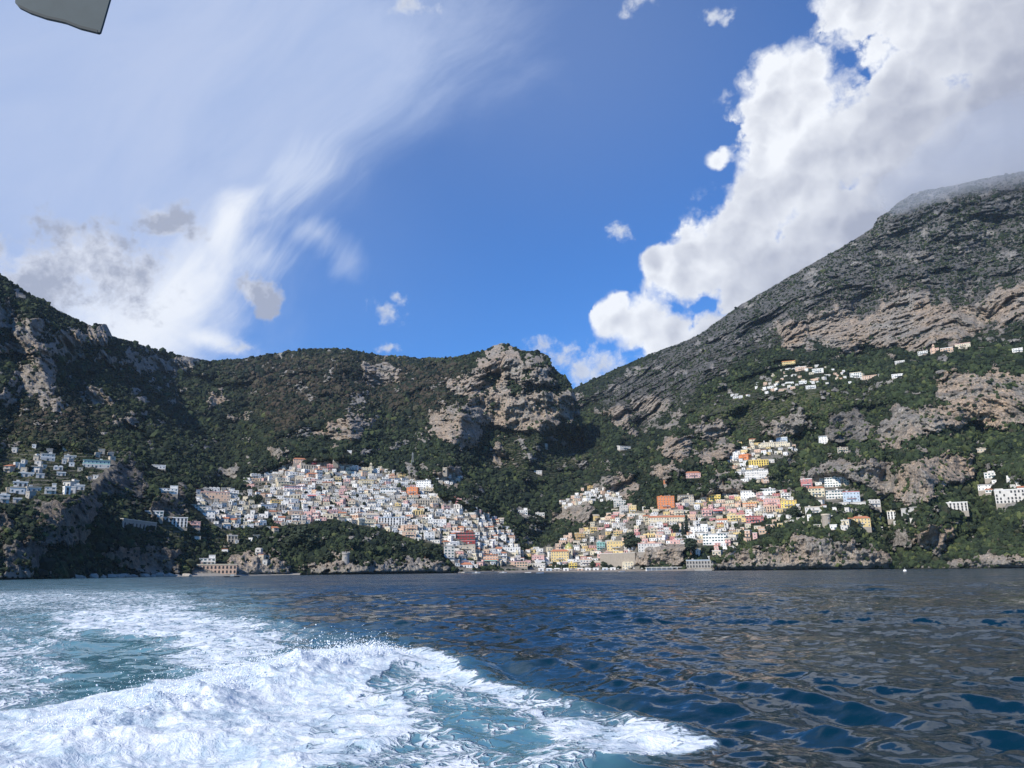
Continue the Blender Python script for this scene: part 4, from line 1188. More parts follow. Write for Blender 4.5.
for (nm, px, py, wp, hp, ty, wc, rc, lab, sh, yw, aw) in LM:
    if px < 110: wp *= .78; hp *= .78; wc = 'offwhite' if wc == 'white' else wc
    o = place_house(px, py, wp, hp, ty, wc, rc, nm, lab, {'palazzo': 'palace', 'apartment_block': 'apartments'}.get(nm, nm), yaw=yw, awn=aw)
    short[sh] = (px, py-hp/2)
    if sh in ('the rim church', 'the spur church'):
        b = MB(); hh = hp*lookup(px, py)/F_PX
        b.box(-1.6, 1.6, -1.6, 1.6, -3, hh+5.5, wc); b.box(-1.9, 1.9, -1.9, 1.9, hh+5.5, hh+5.9, wc); b.box(-.9, .9, -1.7, 1.7, hh+3.0, hh+4.6, 'dark')
        b.add([(-1.7,-1.7,hh+5.9),(1.7,-1.7,hh+5.9),(1.7,1.7,hh+5.9),(-1.7,1.7,hh+5.9),(0,0,hh+8.5)], [(0,1,4),(1,2,4),(2,3,4),(3,0,4)], wc)
        c = link('bell_tower', b.mesh('bell_tower'), o); c.location = (wp*lookup(px, py)/F_PX*.5*(1 if sh == 'the rim church' else -.2), -3, 0)
    if sh == 'the yellow church':
        b = MB(); prof = [(6.2, 8), (6.2, 12.5), (5.9, 13), (5.6, 15), (4.6, 17.2), (3.0, 18.8), (1.0, 19.7), (.8, 21.2), (.02, 22)]
        b.lathe(prof[:3], 20, 'cream'); 
        m, t, bb, oo = material('majolica_tiles')
        p = obj_pos(t); x, y, z = t.sep(p)
        chk = t.new('ShaderNodeTexChecker'); t.put(chk.inputs['Vector'], p); chk.inputs['Scale'].default_value = 1.1
        t.put(bb.inputs['Base Color'], t.mix(S(t, chk.outputs['Fac']), (.42, .34, .10), (.16, .26, .12))); bb.inputs['Roughness'].default_value = .35
        b.lathe(prof[2:], 20, m)
        c = link('dome', b.mesh('dome', True), o); c.location = (12.0, 12, 3.5)
        b = MB(); b.box(-2.4, 2.4, -2.4, 2.4, -3, 15, 'cream'); b.box(-2.7, 2.7, -2.7, 2.7, 15, 15.5, 'white'); b.lathe([(2.3, 15.5), (2.1, 17), (1.2, 18.3), (.02, 18.9)], 12, 'ochre'); b.box(-.8, .8, -2.5, 2.5, 11, 13.5, 'dark')
        c = link('bell_tower', b.mesh('bell_tower'), o); c.location = (13.5, 3, 0)

# the crowd of ordinary houses filling the quarters
PAL = {'main': 'white white white white white white offwhite offwhite offwhite grey cream cream peach beige beige offwhite pink', 'leftflank': 'white white white offwhite grey cream',
       'beach': 'white offwhite white cream cream yellow peach pink beige offwhite rose', 'mid': 'white white offwhite cream yellow peach',
       'cliffhouses': 'white white offwhite cream', 'upleft': 'offwhite offwhite grey beige white', 'plateau': 'white white offwhite cream peach', 'outcrop': 'white white offwhite cream peach',
       'nook': 'white offwhite beige', 'right': 'white white offwhite', 'lower': 'white offwhite cream yellow peach pink beige', 'bench': 'white offwhite cream beige', 'gardens': 'white offwhite beige grey'}
NUM = {'main': 560, 'leftflank': 70, 'beach': 260, 'mid': 52, 'cliffhouses': 8, 'upleft': 34, 'plateau': 64, 'outcrop': 46, 'nook': 14, 'right': 12, 'lower': 40, 'bench': 24, 'gardens': 12}
QNAME = {'main': 'main town', 'leftflank': 'small town left of the hollow', 'beach': 'right hand town', 'mid': 'upper right town', 'cliffhouses': 'cliff road row',
         'upleft': 'left hamlet', 'plateau': 'high village', 'outcrop': 'rocky knoll', 'nook': 'hamlet above the main town', 'right': 'right edge group'}
gen = []
rng = np.random.default_rng(99)
occ = [(a, b-c2/2, w2/2, c2/2) for a, b, w2, c2 in LAND_USED]
for q, poly in VIL.items():
    xs = [p[0] for p in poly]; ys = [p[1] for p in poly]
    pm = poly_mask(poly); n = 0
    for tr in range(NUM[q]*60):
        if n >= NUM[q]: break
        x = rng.uniform(min(xs), max(xs)); y = rng.uniform(min(ys), max(ys))
        if sample(pm, x, y) < .5: continue
        if 250 < x < 268 and 482 < y < 512 and rng.random() < .8: continue
        if x < 560 and q == 'beach' and y < 549: continue
        if q == 'main' and y > 545 and x < 445: continue
        D0 = lookup(x, y)
        s = 1000/D0
        wp = rng.choice([4.4, 5.6, 7, 9, 12], p=[.25, .32, .24, .13, .06])*s*(1.0 if q in ('main', 'beach') else .85)
        if q in ('bench', 'gardens', 'upleft'): wp *= .72
        hp = rng.choice([2.6, 3.5, 5.2], p=[.45, .40, .15])*s
        if q in ('upleft', 'plateau', 'outcrop', 'nook', 'leftflank'): hp = min(hp, 4.2*s)
        ok = True
        for (a, b, c, d) in occ:
            if abs(a-x) < (c+wp/2)*.78 and abs(b-(y-hp/2)) < (d+hp/2)*.70: ok = False; break
        if not ok: continue
        occ.append((x, y-hp/2, wp/2, hp/2)); gen.append((q, x, y, wp, hp)); n += 1
gen.sort(key=lambda g: -g[3]*g[4])
DIRS = ['right of', 'above and right of', 'above', 'above and left of', 'left of', 'below and left of', 'below', 'below and right of']
ORD = ['', 'second ', 'third ', 'fourth ', 'fifth ', 'sixth ', 'seventh ', 'eighth ', 'ninth ', 'tenth ', 'eleventh ', 'twelfth ', 'thirteenth ', 'fourteenth ']
ADJ = dict(white='white', offwhite='off white', grey='grey', cream='cream', peach='peach', beige='beige', pink='pink', yellow='yellow', rose='rose red')
n_ind = 300-0
bag = {}
items = []
for i, (q, x, y, wp, hp) in enumerate(gen):
    col = rng.choice(PAL[q].split())
    ty = rng.choice(['flat', 'flat', 'flat', 'lshape', 'vault', 'gable', 'mono', 'arcade', 'terraced'])
    if q not in ('main', 'beach') and ty == 'gable': ty = 'flat'
    if ty == 'terraced' and hp*1.3 < 5: ty = 'flat'
    rc = col if rng.random() < .35 else rng.choice(['white', 'offwhite', 'offwhite', 'grey', 'beige'])
    if ty in ('gable', 'mono'): rc = 'terracotta' if rng.random() < .55 else 'beige'
    if ty == 'vault': rc = col
    items.append([q, x, y, wp, hp, col, ty, rc])
n_house_lm = sum(1 for l in LM if l[0] in ('house', 'hut'))
n_ind = 300-n_house_lm
ind = items[:n_ind]; rest = items[n_ind:]
ROOFW = dict(flat='flat roofed', lshape='two level', vault='vault roofed', gable='hip roofed', mono='slant roofed', arcade='arched', terraced='stepped')
for it in ind:
    q, x, y, wp, hp, col, ty, rc = it
    best = min(short.items(), key=lambda kv: (kv[1][0]-x)**2+((kv[1][1]-y)*1.3)**2)
    dx, dy = x-best[1][0], best[1][1]-(y-hp/2)
    k = int(round(math.atan2(dy, dx)/(math.pi/4))) % 8
    bag.setdefault((best[0], k, col, ty), []).append((dx*dx+dy*dy, it))
for (sh, k, col, ty), lst in bag.items():
    lst.sort(key=lambda v: v[0])
    for r_, (dd, it) in enumerate(lst):
        q, x, y, wp, hp, col, ty, rc = it
        near = '' if len(lst) == 1 else (ORD[r_] if r_ else 'nearest ')
        lab = f"{near}{ADJ[col]} {ROOFW[ty]} house {DIRS[k]} {sh}"
        words = lab.split()
        if len(words) > 16: lab = ' '.join(words[:16])
        place_house(x, y, wp, hp, ty, col, rc, 'house', lab, 'house', 'houses crowded on the hillside of the coast town')
# the smaller remainder reads as one crowd
b = MB()
for q, x, y, wp, hp, col, ty, rc in rest:
    D0 = lookup(x, y); p = point(x, y, D0); Wm, Hm = wp*D0/F_PX, hp*D0/F_PX
    az = math.atan2(p[0], p[1])+rng.normal()*.3; c, s = math.cos(-az), math.sin(-az)
    loc = MB(); dp = max(5, Wm*.6)
    loc.box(-Wm/2-.1, Wm/2+.1, -.15, dp, -9, 0, 'stone')
    loc.box(-Wm/2, Wm/2, 0, dp, .0, Hm, col)
    loc.box(-Wm/2-.2, Wm/2+.2, -.2, dp+.2, Hm, Hm+.5, rc)
    for f in range(max(1, int(Hm/3.3))):
        nn = max(1, int(Wm/2.8))
        for k in range(nn):
            xx = -Wm/2+(k+.5)*Wm/nn; loc.box(xx-.5, xx+.5, -.06, .1, f*3.2+1, f*3.2+2.5, 'glass')
    for v, in zip(loc.v):
        v2 = v.copy(); v2[:, 0] = v[:, 0]*c-v[:, 1]*s+p[0]; v2[:, 1] = v[:, 0]*s+v[:, 1]*c+p[1]; v2[:, 2] += p[2]
        v[:] = v2
    off = b.n
    b.v += loc.v; b.n += loc.n
    for lst, ml, src, sm_ in ((b.q, b.mq, loc.q, loc.mq), (b.t, b.mt, loc.t, loc.mt)):
        for f, mi in zip(src, sm_): lst.append([i+off for i in f]); ml.append(b.mi(loc.mats[mi]))
if rest:
    o = link('distant_houses', b.mesh('distant_houses')); tag(o, 'mass of the smallest pale houses packed between the larger ones in every quarter', 'houses', kind='stuff')
print('houses', len(LM), len(ind), len(rest))
# ------------------------------------------------------------------ woods and scrub
def scrub_material():
    m, t, b, o = material('scrub_leaves')
    tone, brown = t.attr('tone'), t.attr('brownish')
    p = geo_pos(t)
    n = t.noise(p, 1.1, 3, .6)
    c = t.mix(tone, (.008, .015, .010), (.044, .062, .024))
    c = t.mix(t.smooth(tone, .88, .98), c, (.075, .09, .032))
    c = t.mix(brown, c, (.060, .046, .032))
    c = t.vmath('SCALE', c, scale=t.lin(n, .3, .7, .6, 1.5))
    t.put(b.inputs['Base Color'], c)
    b.inputs['Roughness'].default_value = .85
    b.inputs['Specular IOR Level'].default_value = .2
    return m
SCRUB = scrub_material()
hm = np.zeros((MH, MW))
for (a_, b_, c_, d_) in LAND_USED:
    hm = np.maximum(hm, poly_mask([(a_-c_/2-1, b_-d_-1), (a_+c_/2+1, b_-d_-1), (a_+c_/2+1, b_+3.2), (a_-c_/2-1, b_+3.2)]))
def scatter(sheet, n, xlim, ylim, name, label, seed):
    global RNG
    px, PX, PY, D, at = sheet
    rng = np.random.default_rng(seed)
    nr, nc = PX.shape
    hgt = PY[0]-PY[-1]; wcol = hgt*((px >= xlim[0]) & (px <= xlim[1])); wcol = wcol/wcol.sum()
    ci = rng.choice(nc, n, p=wcol); ri = rng.integers(3, nr-2, n)
    rk, gz, vl, br, te = [at[k][ri, ci] for k in ('rock', 'grey', 'vil', 'brown', 'terr')]
    x, y, d = PX[ri, ci], PY[ri, ci], D[ri, ci]
    cl = noise3(np.stack([x*.06, y*.09, 0*x+seed], -1), 1.0, 61)+.5*noise3(np.stack([x*.2, y*.25, 0*x], -1), 1.0, 62)
    dens = np.clip(1-1.15*rk+.45*rk*sm(.15, .5, cl), .05, 1)*(1-.42*gz*(1-sm(-.1, .35, cl)*.9))*(1-.80*vl)*(1-.45*te)*np.clip(.80+cl*.5, .1, 1)
    keep = (rng.random(n) < dens) & (y > ylim[0]) & (y < ylim[1])
    keep &= ((PY[0, ci]-y) > 3.5) & (sample(hm, x, y) < .35)
    ri, ci, x, y, d, rk, gz, br, te, vl, cl = [a[keep] for a in (ri, ci, x, y, d, rk, gz, br, te, vl, cl)]
    P = point(x, y, d)
    r = rng.lognormal(math.log(2.1), .34, len(d))*np.clip((d/1100)**.8, .65, 2.1)
    r = r*(1-.42*gz)*(1-.25*te)*(1-.3*vl)*(1-.25*rk)
    rad = np.stack([r*(.9+.4*rng.random(len(r))), r*(.9+.4*rng.random(len(r))), r*(.75+.5*rng.random(len(r)))], -1)
    P[:, 2] += rad[:, 2]*.35
    tone = np.clip(.30+.22*sm(620, 760, x)*sm(330, 400, y)+.32*cl+rng.normal(size=len(r))*.27+.22*te, 0, 1)
    bro = np.clip(br*1.1+rng.normal(size=len(r))*.3-.25, 0, 1)*(tone > .2)
    me = scatter_mesh(name, P, rad, ICO1, ICOF1, .24, dict(tone=tone, brownish=bro), smooth=False)
    tag(link(name, me, mat=SCRUB), label, 'woodland', kind='stuff')
scatter((pxA, PXA, PYA, DA, atA), 46000, (-120, 250), (200, 580), 'woodland', 'dark green scrub and woods on the shaded left slope', 3)
scatter((pxA, PXA, PYA, DA, atA), 46000, (250, 592), (200, 580), 'woodland', 'dark scrub and brown bushes covering the middle ridge above the town', 4)
scatter((pxB, PXB, PYB, DB, atB), 100000, (574, 1145), (160, 575), 'woodland', 'green scrub on the right hand mountain between pale cliffs', 5)
# ------------------------------------------------------------------ towers, walls, beach, trees, boats
def at(px, py, back=0.0):
    p = point(px, py, lookup(px, py)); d = np.array([p[0], p[1]])/np.hypot(p[0], p[1])
    p[0] += d[0]*back; p[1] += d[1]*back
    return p
def empty(name, p, label, cat, group=None, rz=0):
    o = bpy.data.objects.new(name, None); COL.objects.link(o); o.location = tuple(p); o.rotation_euler = (0, 0, rz)
    return tag(o, label, cat, group)
def scale_at(p): return math.hypot(p[0], p[1])/F_PX

p = at(345, 575.5, 4); k = scale_at(p)
o = empty('stone_tower', (p[0], p[1], 0), 'round grey stone watchtower standing on the shore rocks below the main town', 'tower')
b = MB(); b.lathe([(4.4, -2), (4.1, 0), (3.5, 18), (3.5, 19)], 22, 'grey'); link('shaft', b.mesh('shaft', True), o)
b = MB(); b.lathe([(3.5, 19), (4.0, 19.4), (4.0, 21), (3.4, 21), (3.4, 19.6), (.02, 19.6)], 22, 'grey')
for q in range(9):
    a = q*2*math.pi/9; b.box(3.7*math.cos(a)-.4, 3.7*math.cos(a)+.4, 3.7*math.sin(a)-.4, 3.7*math.sin(a)+.4, 20.9, 22.1, 'grey')
link('parapet', b.mesh('parapet'), o)
for z in (9, 16):
    c = link('window', win('window').copy(), o); c.location = (0.3, -3.95+z*.02, z)
p = at(827, 527, 3)
o = empty('stone_tower', p, 'brown round stone tower with flat top among gardens under the cliff road', 'tower')
b = MB(); b.lathe([(5.2, -6), (4.8, 0), (4.5, 11), (4.5, 12)], 20, 'stone'); link('shaft', b.mesh('shaft', True), o)
b = MB(); b.lathe([(4.5, 12), (5.0, 12.3), (5.0, 14), (4.4, 14), (4.4, 12.7), (.02, 12.7)], 20, 'beige'); link('parapet', b.mesh('parapet'), o)
for z in (4, 9):
    c = link('window', win('window').copy(), o); c.location = (0.5, -4.75, z)

def long_wall(name, px0, py0, px1, py1, hpx, mat, label, cat, arches=0, thick=2.5):
    a = at(px0, py0); c = at(px1, py1)
    # ends moved forward to the nearer of the two so the wall stays above ground
    mid = (a+c)/2; L = np.hypot(c[0]-a[0], c[1]-a[1]); H = hpx*scale_at(mid)
    o = empty(name, (mid[0], mid[1], min(a[2], c[2])), label, cat, rz=math.atan2(c[1]-a[1], c[0]-a[0]))
    b = MB(); b.box(-L/2, L/2, -thick/2, thick/2, -12, H, mat); link('wall', b.mesh('wall'), o)
    b = MB(); b.box(-L/2-.3, L/2+.3, -thick/2-.3, thick/2+.3, H, H+.6, 'offwhite'); link('coping', b.mesh('coping'), o)
    for i in range(arches):
        e = bpy.data.objects.new('arch_opening', win('arch')); COL.objects.link(e); e.parent = o
        s = max(1, H*.22); e.scale = (s*.8, 1, s); e.location = (-L/2+(i+.5)*L/arches, -thick/2-.05, H*.42)
    return o
long_wall('retaining_wall', 121, 528.5, 155, 528.5, 8, 'grey', 'long blank grey retaining wall with small arches by the road on the left', 'wall', 9)
long_wall('retaining_wall', 601, 566, 636, 566, 12, 'stone', 'high stone retaining wall carrying the pale yellow hotel behind the beach', 'wall', 0)
long_wall('road_wall', 560, 512.5, 596, 511.5, 1.6, 'offwhite', 'thin pale road wall under the rocky knoll cluster', 'wall', 0)
long_wall('road_wall', 796, 504.5, 866, 504, 1.6, 'offwhite', 'long pale road wall under the cliff road houses', 'wall', 0)
long_wall('road_wall', 262, 490.5, 272, 489.5, 1.2, 'offwhite', 'pale terrace wall beside the dark hollow', 'wall', 0)
o = long_wall('road_bridge', 903, 510, 917, 509, 1.5, 'offwhite', 'pale concrete road bridge on tall piers in front of the orange cliff', 'bridge', 0, 5)
for x in (-5, 6):
    b = MB(); b.box(x-1, x+1, -2, 2, -16, -.02, 'grey'); link('pier', b.mesh('pier'), o)

# ---- beach, quay and what stands on them
def strip(name, pts, z0, mat):
    """pts : (px, distance near, distance far)"""
    v = []; 
    for px, dn, df in pts:
        y = shore_y(np.array(px*1.0), np.array(float(dn)), 0.0)
        r0 = ray(px, y); h = r0[:2]/np.hypot(*r0[:2])
        for dd, z in ((dn-4, -1.2), (dn, .25), ((dn+df)/2, z0), (df, z0+1.4), (df+14, z0+2)):
            v.append((h[0]*dd, h[1]*dd, z))
    v = np.array(v); n = len(pts)
    q = grid_quads(n, 5)[:, ::-1]
    me = mesh_np(name, v, q, smooth=True)
    return tag(link(name, me, mat=mat), None, None, kind='structure')
sand = simple_mat('dark_sand', (.20, .175, .15), .25, .95, .5)
bx = np.linspace(458, 694, 40)
bd = np.array([min(lookup(x, 571.0), 960) for x in bx]); bd = np.convolve(np.pad(bd, 4, mode='edge'), np.ones(9)/9, 'valid')
strip('beach', [(x, d-24+3*math.sin(x*.07), d+2) for x, d in zip(bx, bd)], 1.1, sand)
bx2 = np.linspace(172, 300, 24); bd2 = np.array([min(lookup(x, 576.0), 860) for x in bx2]); bd2 = np.convolve(np.pad(bd2, 3, mode='edge'), np.ones(7)/7, 'valid')
strip('beach', [(x, d-12, d+2) for x, d in zip(bx2, bd2)], .9, simple_mat('grey_pebbles', (.27, .25, .22), .3, .95, .7))
def on_beach(px, off):
    d = float(np.interp(px, bx, bd))-off
    y = shore_y(np.array(px*1.0), np.array(d), 1.0); return point(px, float(y), d)
def hut_parts(o, col, w, h):
    b = MB(); b.box(-w/2, w/2, -1.5, 1.5, -.6, h, col); link('wall', b.mesh('wall'), o)
    b = MB(); b.gable(-w/2-.3, w/2+.3, -1.8, 1.8, h, .9, 'white', hip=.3); link('roof', b.mesh('roof'), o)
    e = bpy.data.objects.new('door', win('door')); COL.objects.link(e); e.parent = o; e.location = (0, -1.53, 1.1)
HW = ['white', 'pale blue', 'grey', 'white', 'peach', 'white', 'white', 'pale blue', 'white']
for i, (px, c) in enumerate(zip((541, 549, 557, 566, 580, 588, 596, 605, 613), ('white', 'paleblue', 'grey', 'white', 'peach', 'white', 'white', 'paleblue', 'white'))):
    p = on_beach(px, 6)
    where = ['in front of the pink beach villa', 'in front of the small beach trees', 'below the left half of the yellow church', 'just left of the bright yellow beach house', 'just right of the bright yellow beach house', 'below the peach terrace house', 'left of the beach end of the stone wall', 'below the middle of the stone wall', 'right below the hotel on the stone wall'][i]
    o = empty('beach_hut', p, f'{HW[i]} beach cabin {where}', 'hut', 'cabins along the back of the beach', rz=-math.atan2(p[0], p[1]))
    hut_parts(o, c, 6.5, 2.5)
for i, px in enumerate((553, 561, 571, 576, 584, 592, 609, 618, 626, 634, 642, 650)):
    p = on_beach(px, 16+3*math.sin(i*2.1))
    o = empty('beach_parasol', p, 'small white parasol on the dark sand between the cabins and the water', 'parasol', 'parasols on the beach')
    b = MB(); b.lathe([(.06, -.5), (.06, 2.3)], 6, 'wood'); link('pole', b.mesh('pole'), o)
    b = MB(); b.lathe([(1.6, 1.95), (1.0, 2.25), (.02, 2.55)], 10, 'white'); link('canopy', b.mesh('canopy'), o)
rk_m = simple_mat('shore_boulder_stone', (.34, .31, .27), .3, .95, .5)
for i, px in enumerate(np.linspace(70, 186, 17)):
    px += math.sin(i*5.3)*3; d_ = lookup(px, 576.5)-3-4*abs(math.sin(i*3.1)); y_ = float(shore_y(np.array(px), np.array(d_), .3)); p = point(px, y_, d_)
    r_ = 1.6+1.8*abs(math.sin(i*1.7)); nn = 1+.45*noise3(ICO2*1.1+i*3.3, 1.0, 4)
    me = mesh_np('shore_boulder', ICO2*nn[:, None]*np.array([r_*1.6, r_, r_*.8]), tris=ICOF2); o = link('shore_boulder', me, mat=rk_m); o.location = tuple(p)
    tag(o, 'pale boulder at the waterline below the dark left cliffs', 'boulder', 'boulders along the left shore')
p = on_beach(667, 7); o = empty('beach_pavilion', p, 'long low white beach pavilion at the right end of the beach', 'pavilion', rz=-math.atan2(p[0], p[1]))
b = MB(); b.box(-24, 24, -3, 3, 2.9, 3.3, 'white'); link('roof', b.mesh('roof'), o)
b = MB(); b.box(-23.5, 23.5, .5, 2.8, -1, 2.9, 'white'); link('wall', b.mesh('wall'), o)
for x in np.linspace(-22.5, 22.5, 9):
    b = MB(); b.box(x-.2, x+.2, -2.8, -2.4, -1, 2.9, 'white'); link('post', b.mesh('post'), o)
def quay(px0, px1, off, h, label):
    a = on_beach(px0, off); c = on_beach(px1, off); m_ = (a+c)/2; L = np.hypot(*(c-a)[:2])
    o = empty('jetty', (m_[0], m_[1], 0), label, 'jetty', rz=math.atan2(c[1]-a[1], c[0]-a[0]))
    b = MB(); b.box(-L/2, L/2, -3, 3, -3, h, 'grey'); link('deck', b.mesh('deck'), o)
    for x in (-L*.4, -L*.1, L*.25):
        b = MB(); b.lathe([(.25, h), (.2, h+.6), (.35, h+.7), (.02, h+.85)], 8, 'dark', x, -2.4); link('bollard', b.mesh('bollard'), o)
quay(463, 496, 30, 1.4, 'low concrete jetty at the left end of the beach under the orange terrace restaurant')
quay(685, 712, 8, 1.6, 'low stone landing at the foot of the grey white waterfront hall')

# ---- trees
LEAF = {}
def leaf_mat(kind, col):
    if kind not in LEAF:
        m, t, b, oo = material(kind+'_leaves'); pp = geo_pos(t); n = t.noise(pp, .8, 3, .6)
        t.put(b.inputs['Base Color'], t.mix(t.smooth(n, .3, .7), tuple(c*.5 for c in col), tuple(c*1.5 for c in col))); b.inputs['Roughness'].default_value = .85
        LEAF[kind] = m
    return LEAF[kind]
def tree(kind, px, py, hpx, label):
    p = at(px, py, 1.0); H = hpx*scale_at(p); rng = np.random.default_rng(int(px*7+py))
    o = empty(kind, p, label, 'tree', 'single trees around the town')
    tm = cmat('wood'); b = MB(); hh = H*.75 if kind != 'cypress' else H*.3; r0 = H*.035+.1
    b.lathe([(r0*1.3, -3), (r0, 0), (r0*.7, hh*.5), (r0*.35, hh)], 7, 'wood')
    for a in range(5 if kind != 'cypress' else 0):
        ang = a*1.26+rng.random(); q = MB(); L = H*.28
        q.lathe([(r0*.45, 0), (r0*.15, L)], 5, 'wood')
        M = (Matrix.Translation((0, 0, hh*(.5+.08*a))) @ Matrix.Rotation(ang, 4, 'Z') @ Matrix.Rotation(R(48), 4, 'X'))
        v = q.v[0]; q.v[0] = np.array([(M @ Vector(x))[:] for x in v]); b.v += q.v
        for f in q.q: b.q.append([i+b.n for i in f]); b.mq.append(b.mi('wood'))
        b.n += q.n
    link('trunk', b.mesh('trunk'), o)
    if kind == 'cypress': n = 90; col = (.014, .026, .014); dims = (H*.11, H*.11, H*.5); zc = H*.52
    elif kind == 'umbrella_pine': n = 150; col = (.022, .040, .018); dims = (H*.42, H*.42, H*.22); zc = H*.80
    else: n = 190; col = (.024, .038, .018); dims = (H*.42, H*.40, H*.40); zc = H*.62
    u = rng.normal(size=(n, 3)); u /= np.linalg.norm(u, axis=1)[:, None]
    lump = 1+.28*noise3(u*2.0+px, 1.0, 5)
    c = u*(rng.random((n, 1))**.45)*np.array(dims)*lump[:, None]
    if kind == 'cypress': c[:, :2] *= np.clip(1.15-(c[:, 2:3]/dims[2]+1)*.5, .15, 1)
    c[:, 2] += zc
    r = H*.075*(.6+.8*rng.random(n))*(.7 if kind == 'cypress' else 1)
    me = scatter_mesh('crown', c, np.stack([r*1.15, r*1.15, r*.8], -1), ICO1, ICOF1, .28)
    link('crown', me, o, leaf_mat(kind, col))
TREES = [('broad_tree',300,548,20,'tallest dark tree in the gardens left of centre below the main town'),('broad_tree',309,552,15,'dark round tree right of the tallest garden tree below the main town'),
('broad_tree',291,550,12,'dark round tree left of the tallest garden tree below the main town'),('broad_tree',329,562,9,'lone tree on the shore cliff left of the grey watchtower'),
('umbrella_pine',352,552,11,'spreading pine behind the grey round watchtower'),('broad_tree',372,556,10,'round tree on the shore cliff right of the grey watchtower'),
('broad_tree',398,553,11,'round tree in the gardens under the lower peach hotel block'),('broad_tree',425,558,10,'round tree in the gardens left of the tall off white cliff block'),
('broad_tree',437,556,8,'small tree touching the tall off white cliff block'),
('broad_tree',543.5,568,6,'round tree on the beach front below the pink beach villa'),('broad_tree',554.5,568,6,'round tree on the beach front below the yellow church'),
('broad_tree',563,569,4,'lowest tree on the beach front right below the yellow church'),('broad_tree',593,569,7,'tree at the left foot of the stone retaining wall'),
('broad_tree',604,569,7,'tree at the foot of the stone wall under the pale yellow hotel'),('broad_tree',631,552,17,'tall dark tree right of the pale yellow hotel on the stone wall'),
('broad_tree',637,548,10,'dark tree behind the tall one right of the pale yellow hotel'),('cypress',687,534,18,'tall dark cypress in front of the very long cream hotel'),
('cypress',683,536,13,'shorter cypress left of the tall dark cypress by the long cream hotel'),('broad_tree',691,552,13,'dark tree on the cliff below the tall dark cypress'),
('broad_tree',676,534,9,'round tree under the middle of the very long cream hotel'),('broad_tree',714,491,8,'round tree above the vivid yellow road house'),
('umbrella_pine',723,484,8,'pine above and right of the vivid yellow road house'),('broad_tree',795,519,12,'big round dark tree right below the lemon yellow house'),
('broad_tree',852,538,9,'broad dark tree on the cliff left below the yellow villa with red roof'),('broad_tree',874,542,8,'dark tree on the cliff right of the yellow villa with red roof'),
('broad_tree',769,534,7,'round tree right of the crimson lower road house'),('broad_tree',779,541,8,'round tree at the top of the pale shore cliff'),
('broad_tree',840,511,7,'tree directly under the lower cliff road hotel'),('cypress',799,457,10,'slim cypress right of the upper right town'),('cypress',806,450,9,'slim cypress nearest the dark grey crag'),
('broad_tree',262,516,9,'dark tree in the hollow between the two left towns'),('broad_tree',258,504,9,'dark tree high in the hollow between the two left towns'),
('broad_tree',357,498,4,'small tree between white houses in the heart of the main town'),('broad_tree',364,506,4,'small tree under the white shoulder hotel'),
('broad_tree',319,491,5,'small tree right of the red awning restaurant'),('broad_tree',474,527,4,'small tree among the houses above the large dark red palazzo')]
for tt in TREES: tree(*tt)

# ---- pylon above the town
p = at(412.5, 464)
o = empty('lattice_mast', p, 'thin grey lattice mast on the dark slope above the main town', 'mast')
b = MB()
for sx in (-1, 1):
    for sy in (-1, 1):
        b.add([(sx*1.4-.2,sy*1.4-.2,-3),(sx*1.4+.2,sy*1.4-.2,-3),(sx*1.4+.2,sy*1.4+.2,-3),(sx*1.4-.2,sy*1.4+.2,-3),(sx*.3-.15,sy*.3-.15,18),(sx*.3+.15,sy*.3-.15,18),(sx*.3+.15,sy*.3+.15,18),(sx*.3-.15,sy*.3+.15,18)], BOXF, 'metal')
link('leg_frame', b.mesh('leg_frame'), o)
b = MB(); b.box(-2.2, 2.2, -.15, .15, 14, 14.3, 'metal'); b.box(-1.6, 1.6, -.15, .15, 16.5, 16.8, 'metal'); link('crossarm', b.mesh('crossarm'), o)

# ---- steps zigzag on the cliff right of the waterfront hall
def path(name, pts, wd, mat):
    P = []
    for (x0, y0), (x1, y1) in zip(pts[:-1], pts[1:]):
        n = 10
        for i in range(n): P.append(at(x0+(x1-x0)*i/n, y0+(y1-y0)*i/n, -1.5))
    P.append(at(*pts[-1], -1.5)); P = np.array(P)
    ker = np.ones(5)/5
    P = np.stack([np.convolve(np.pad(P[:, i], 2, mode='edge'), ker, 'valid') for i in range(3)], -1)
    d = P[:, :2]/np.hypot(P[:, 0], P[:, 1])[:, None]
    v = []
    for q, dd in zip(P, d):
        v += [(q[0], q[1], q[2]-4), (q[0], q[1], q[2]+wd*.8), (q[0]+dd[0]*3, q[1]+dd[1]*3, q[2]+wd*.8), (q[0]+dd[0]*3, q[1]+dd[1]*3, q[2]-4)]
    return tag(link(name, mesh_np(name, np.array(v), grid_quads(len(P), 4)), mat=mat), None, None, kind='structure')
pale_stone = simple_mat('pale_stone', (.42, .39, .34), .2, .95, .4)
path('steps', [(723, 541), (731, 545), (738, 550), (732, 554), (724, 559), (714, 564)], 1.5, pale_stone)

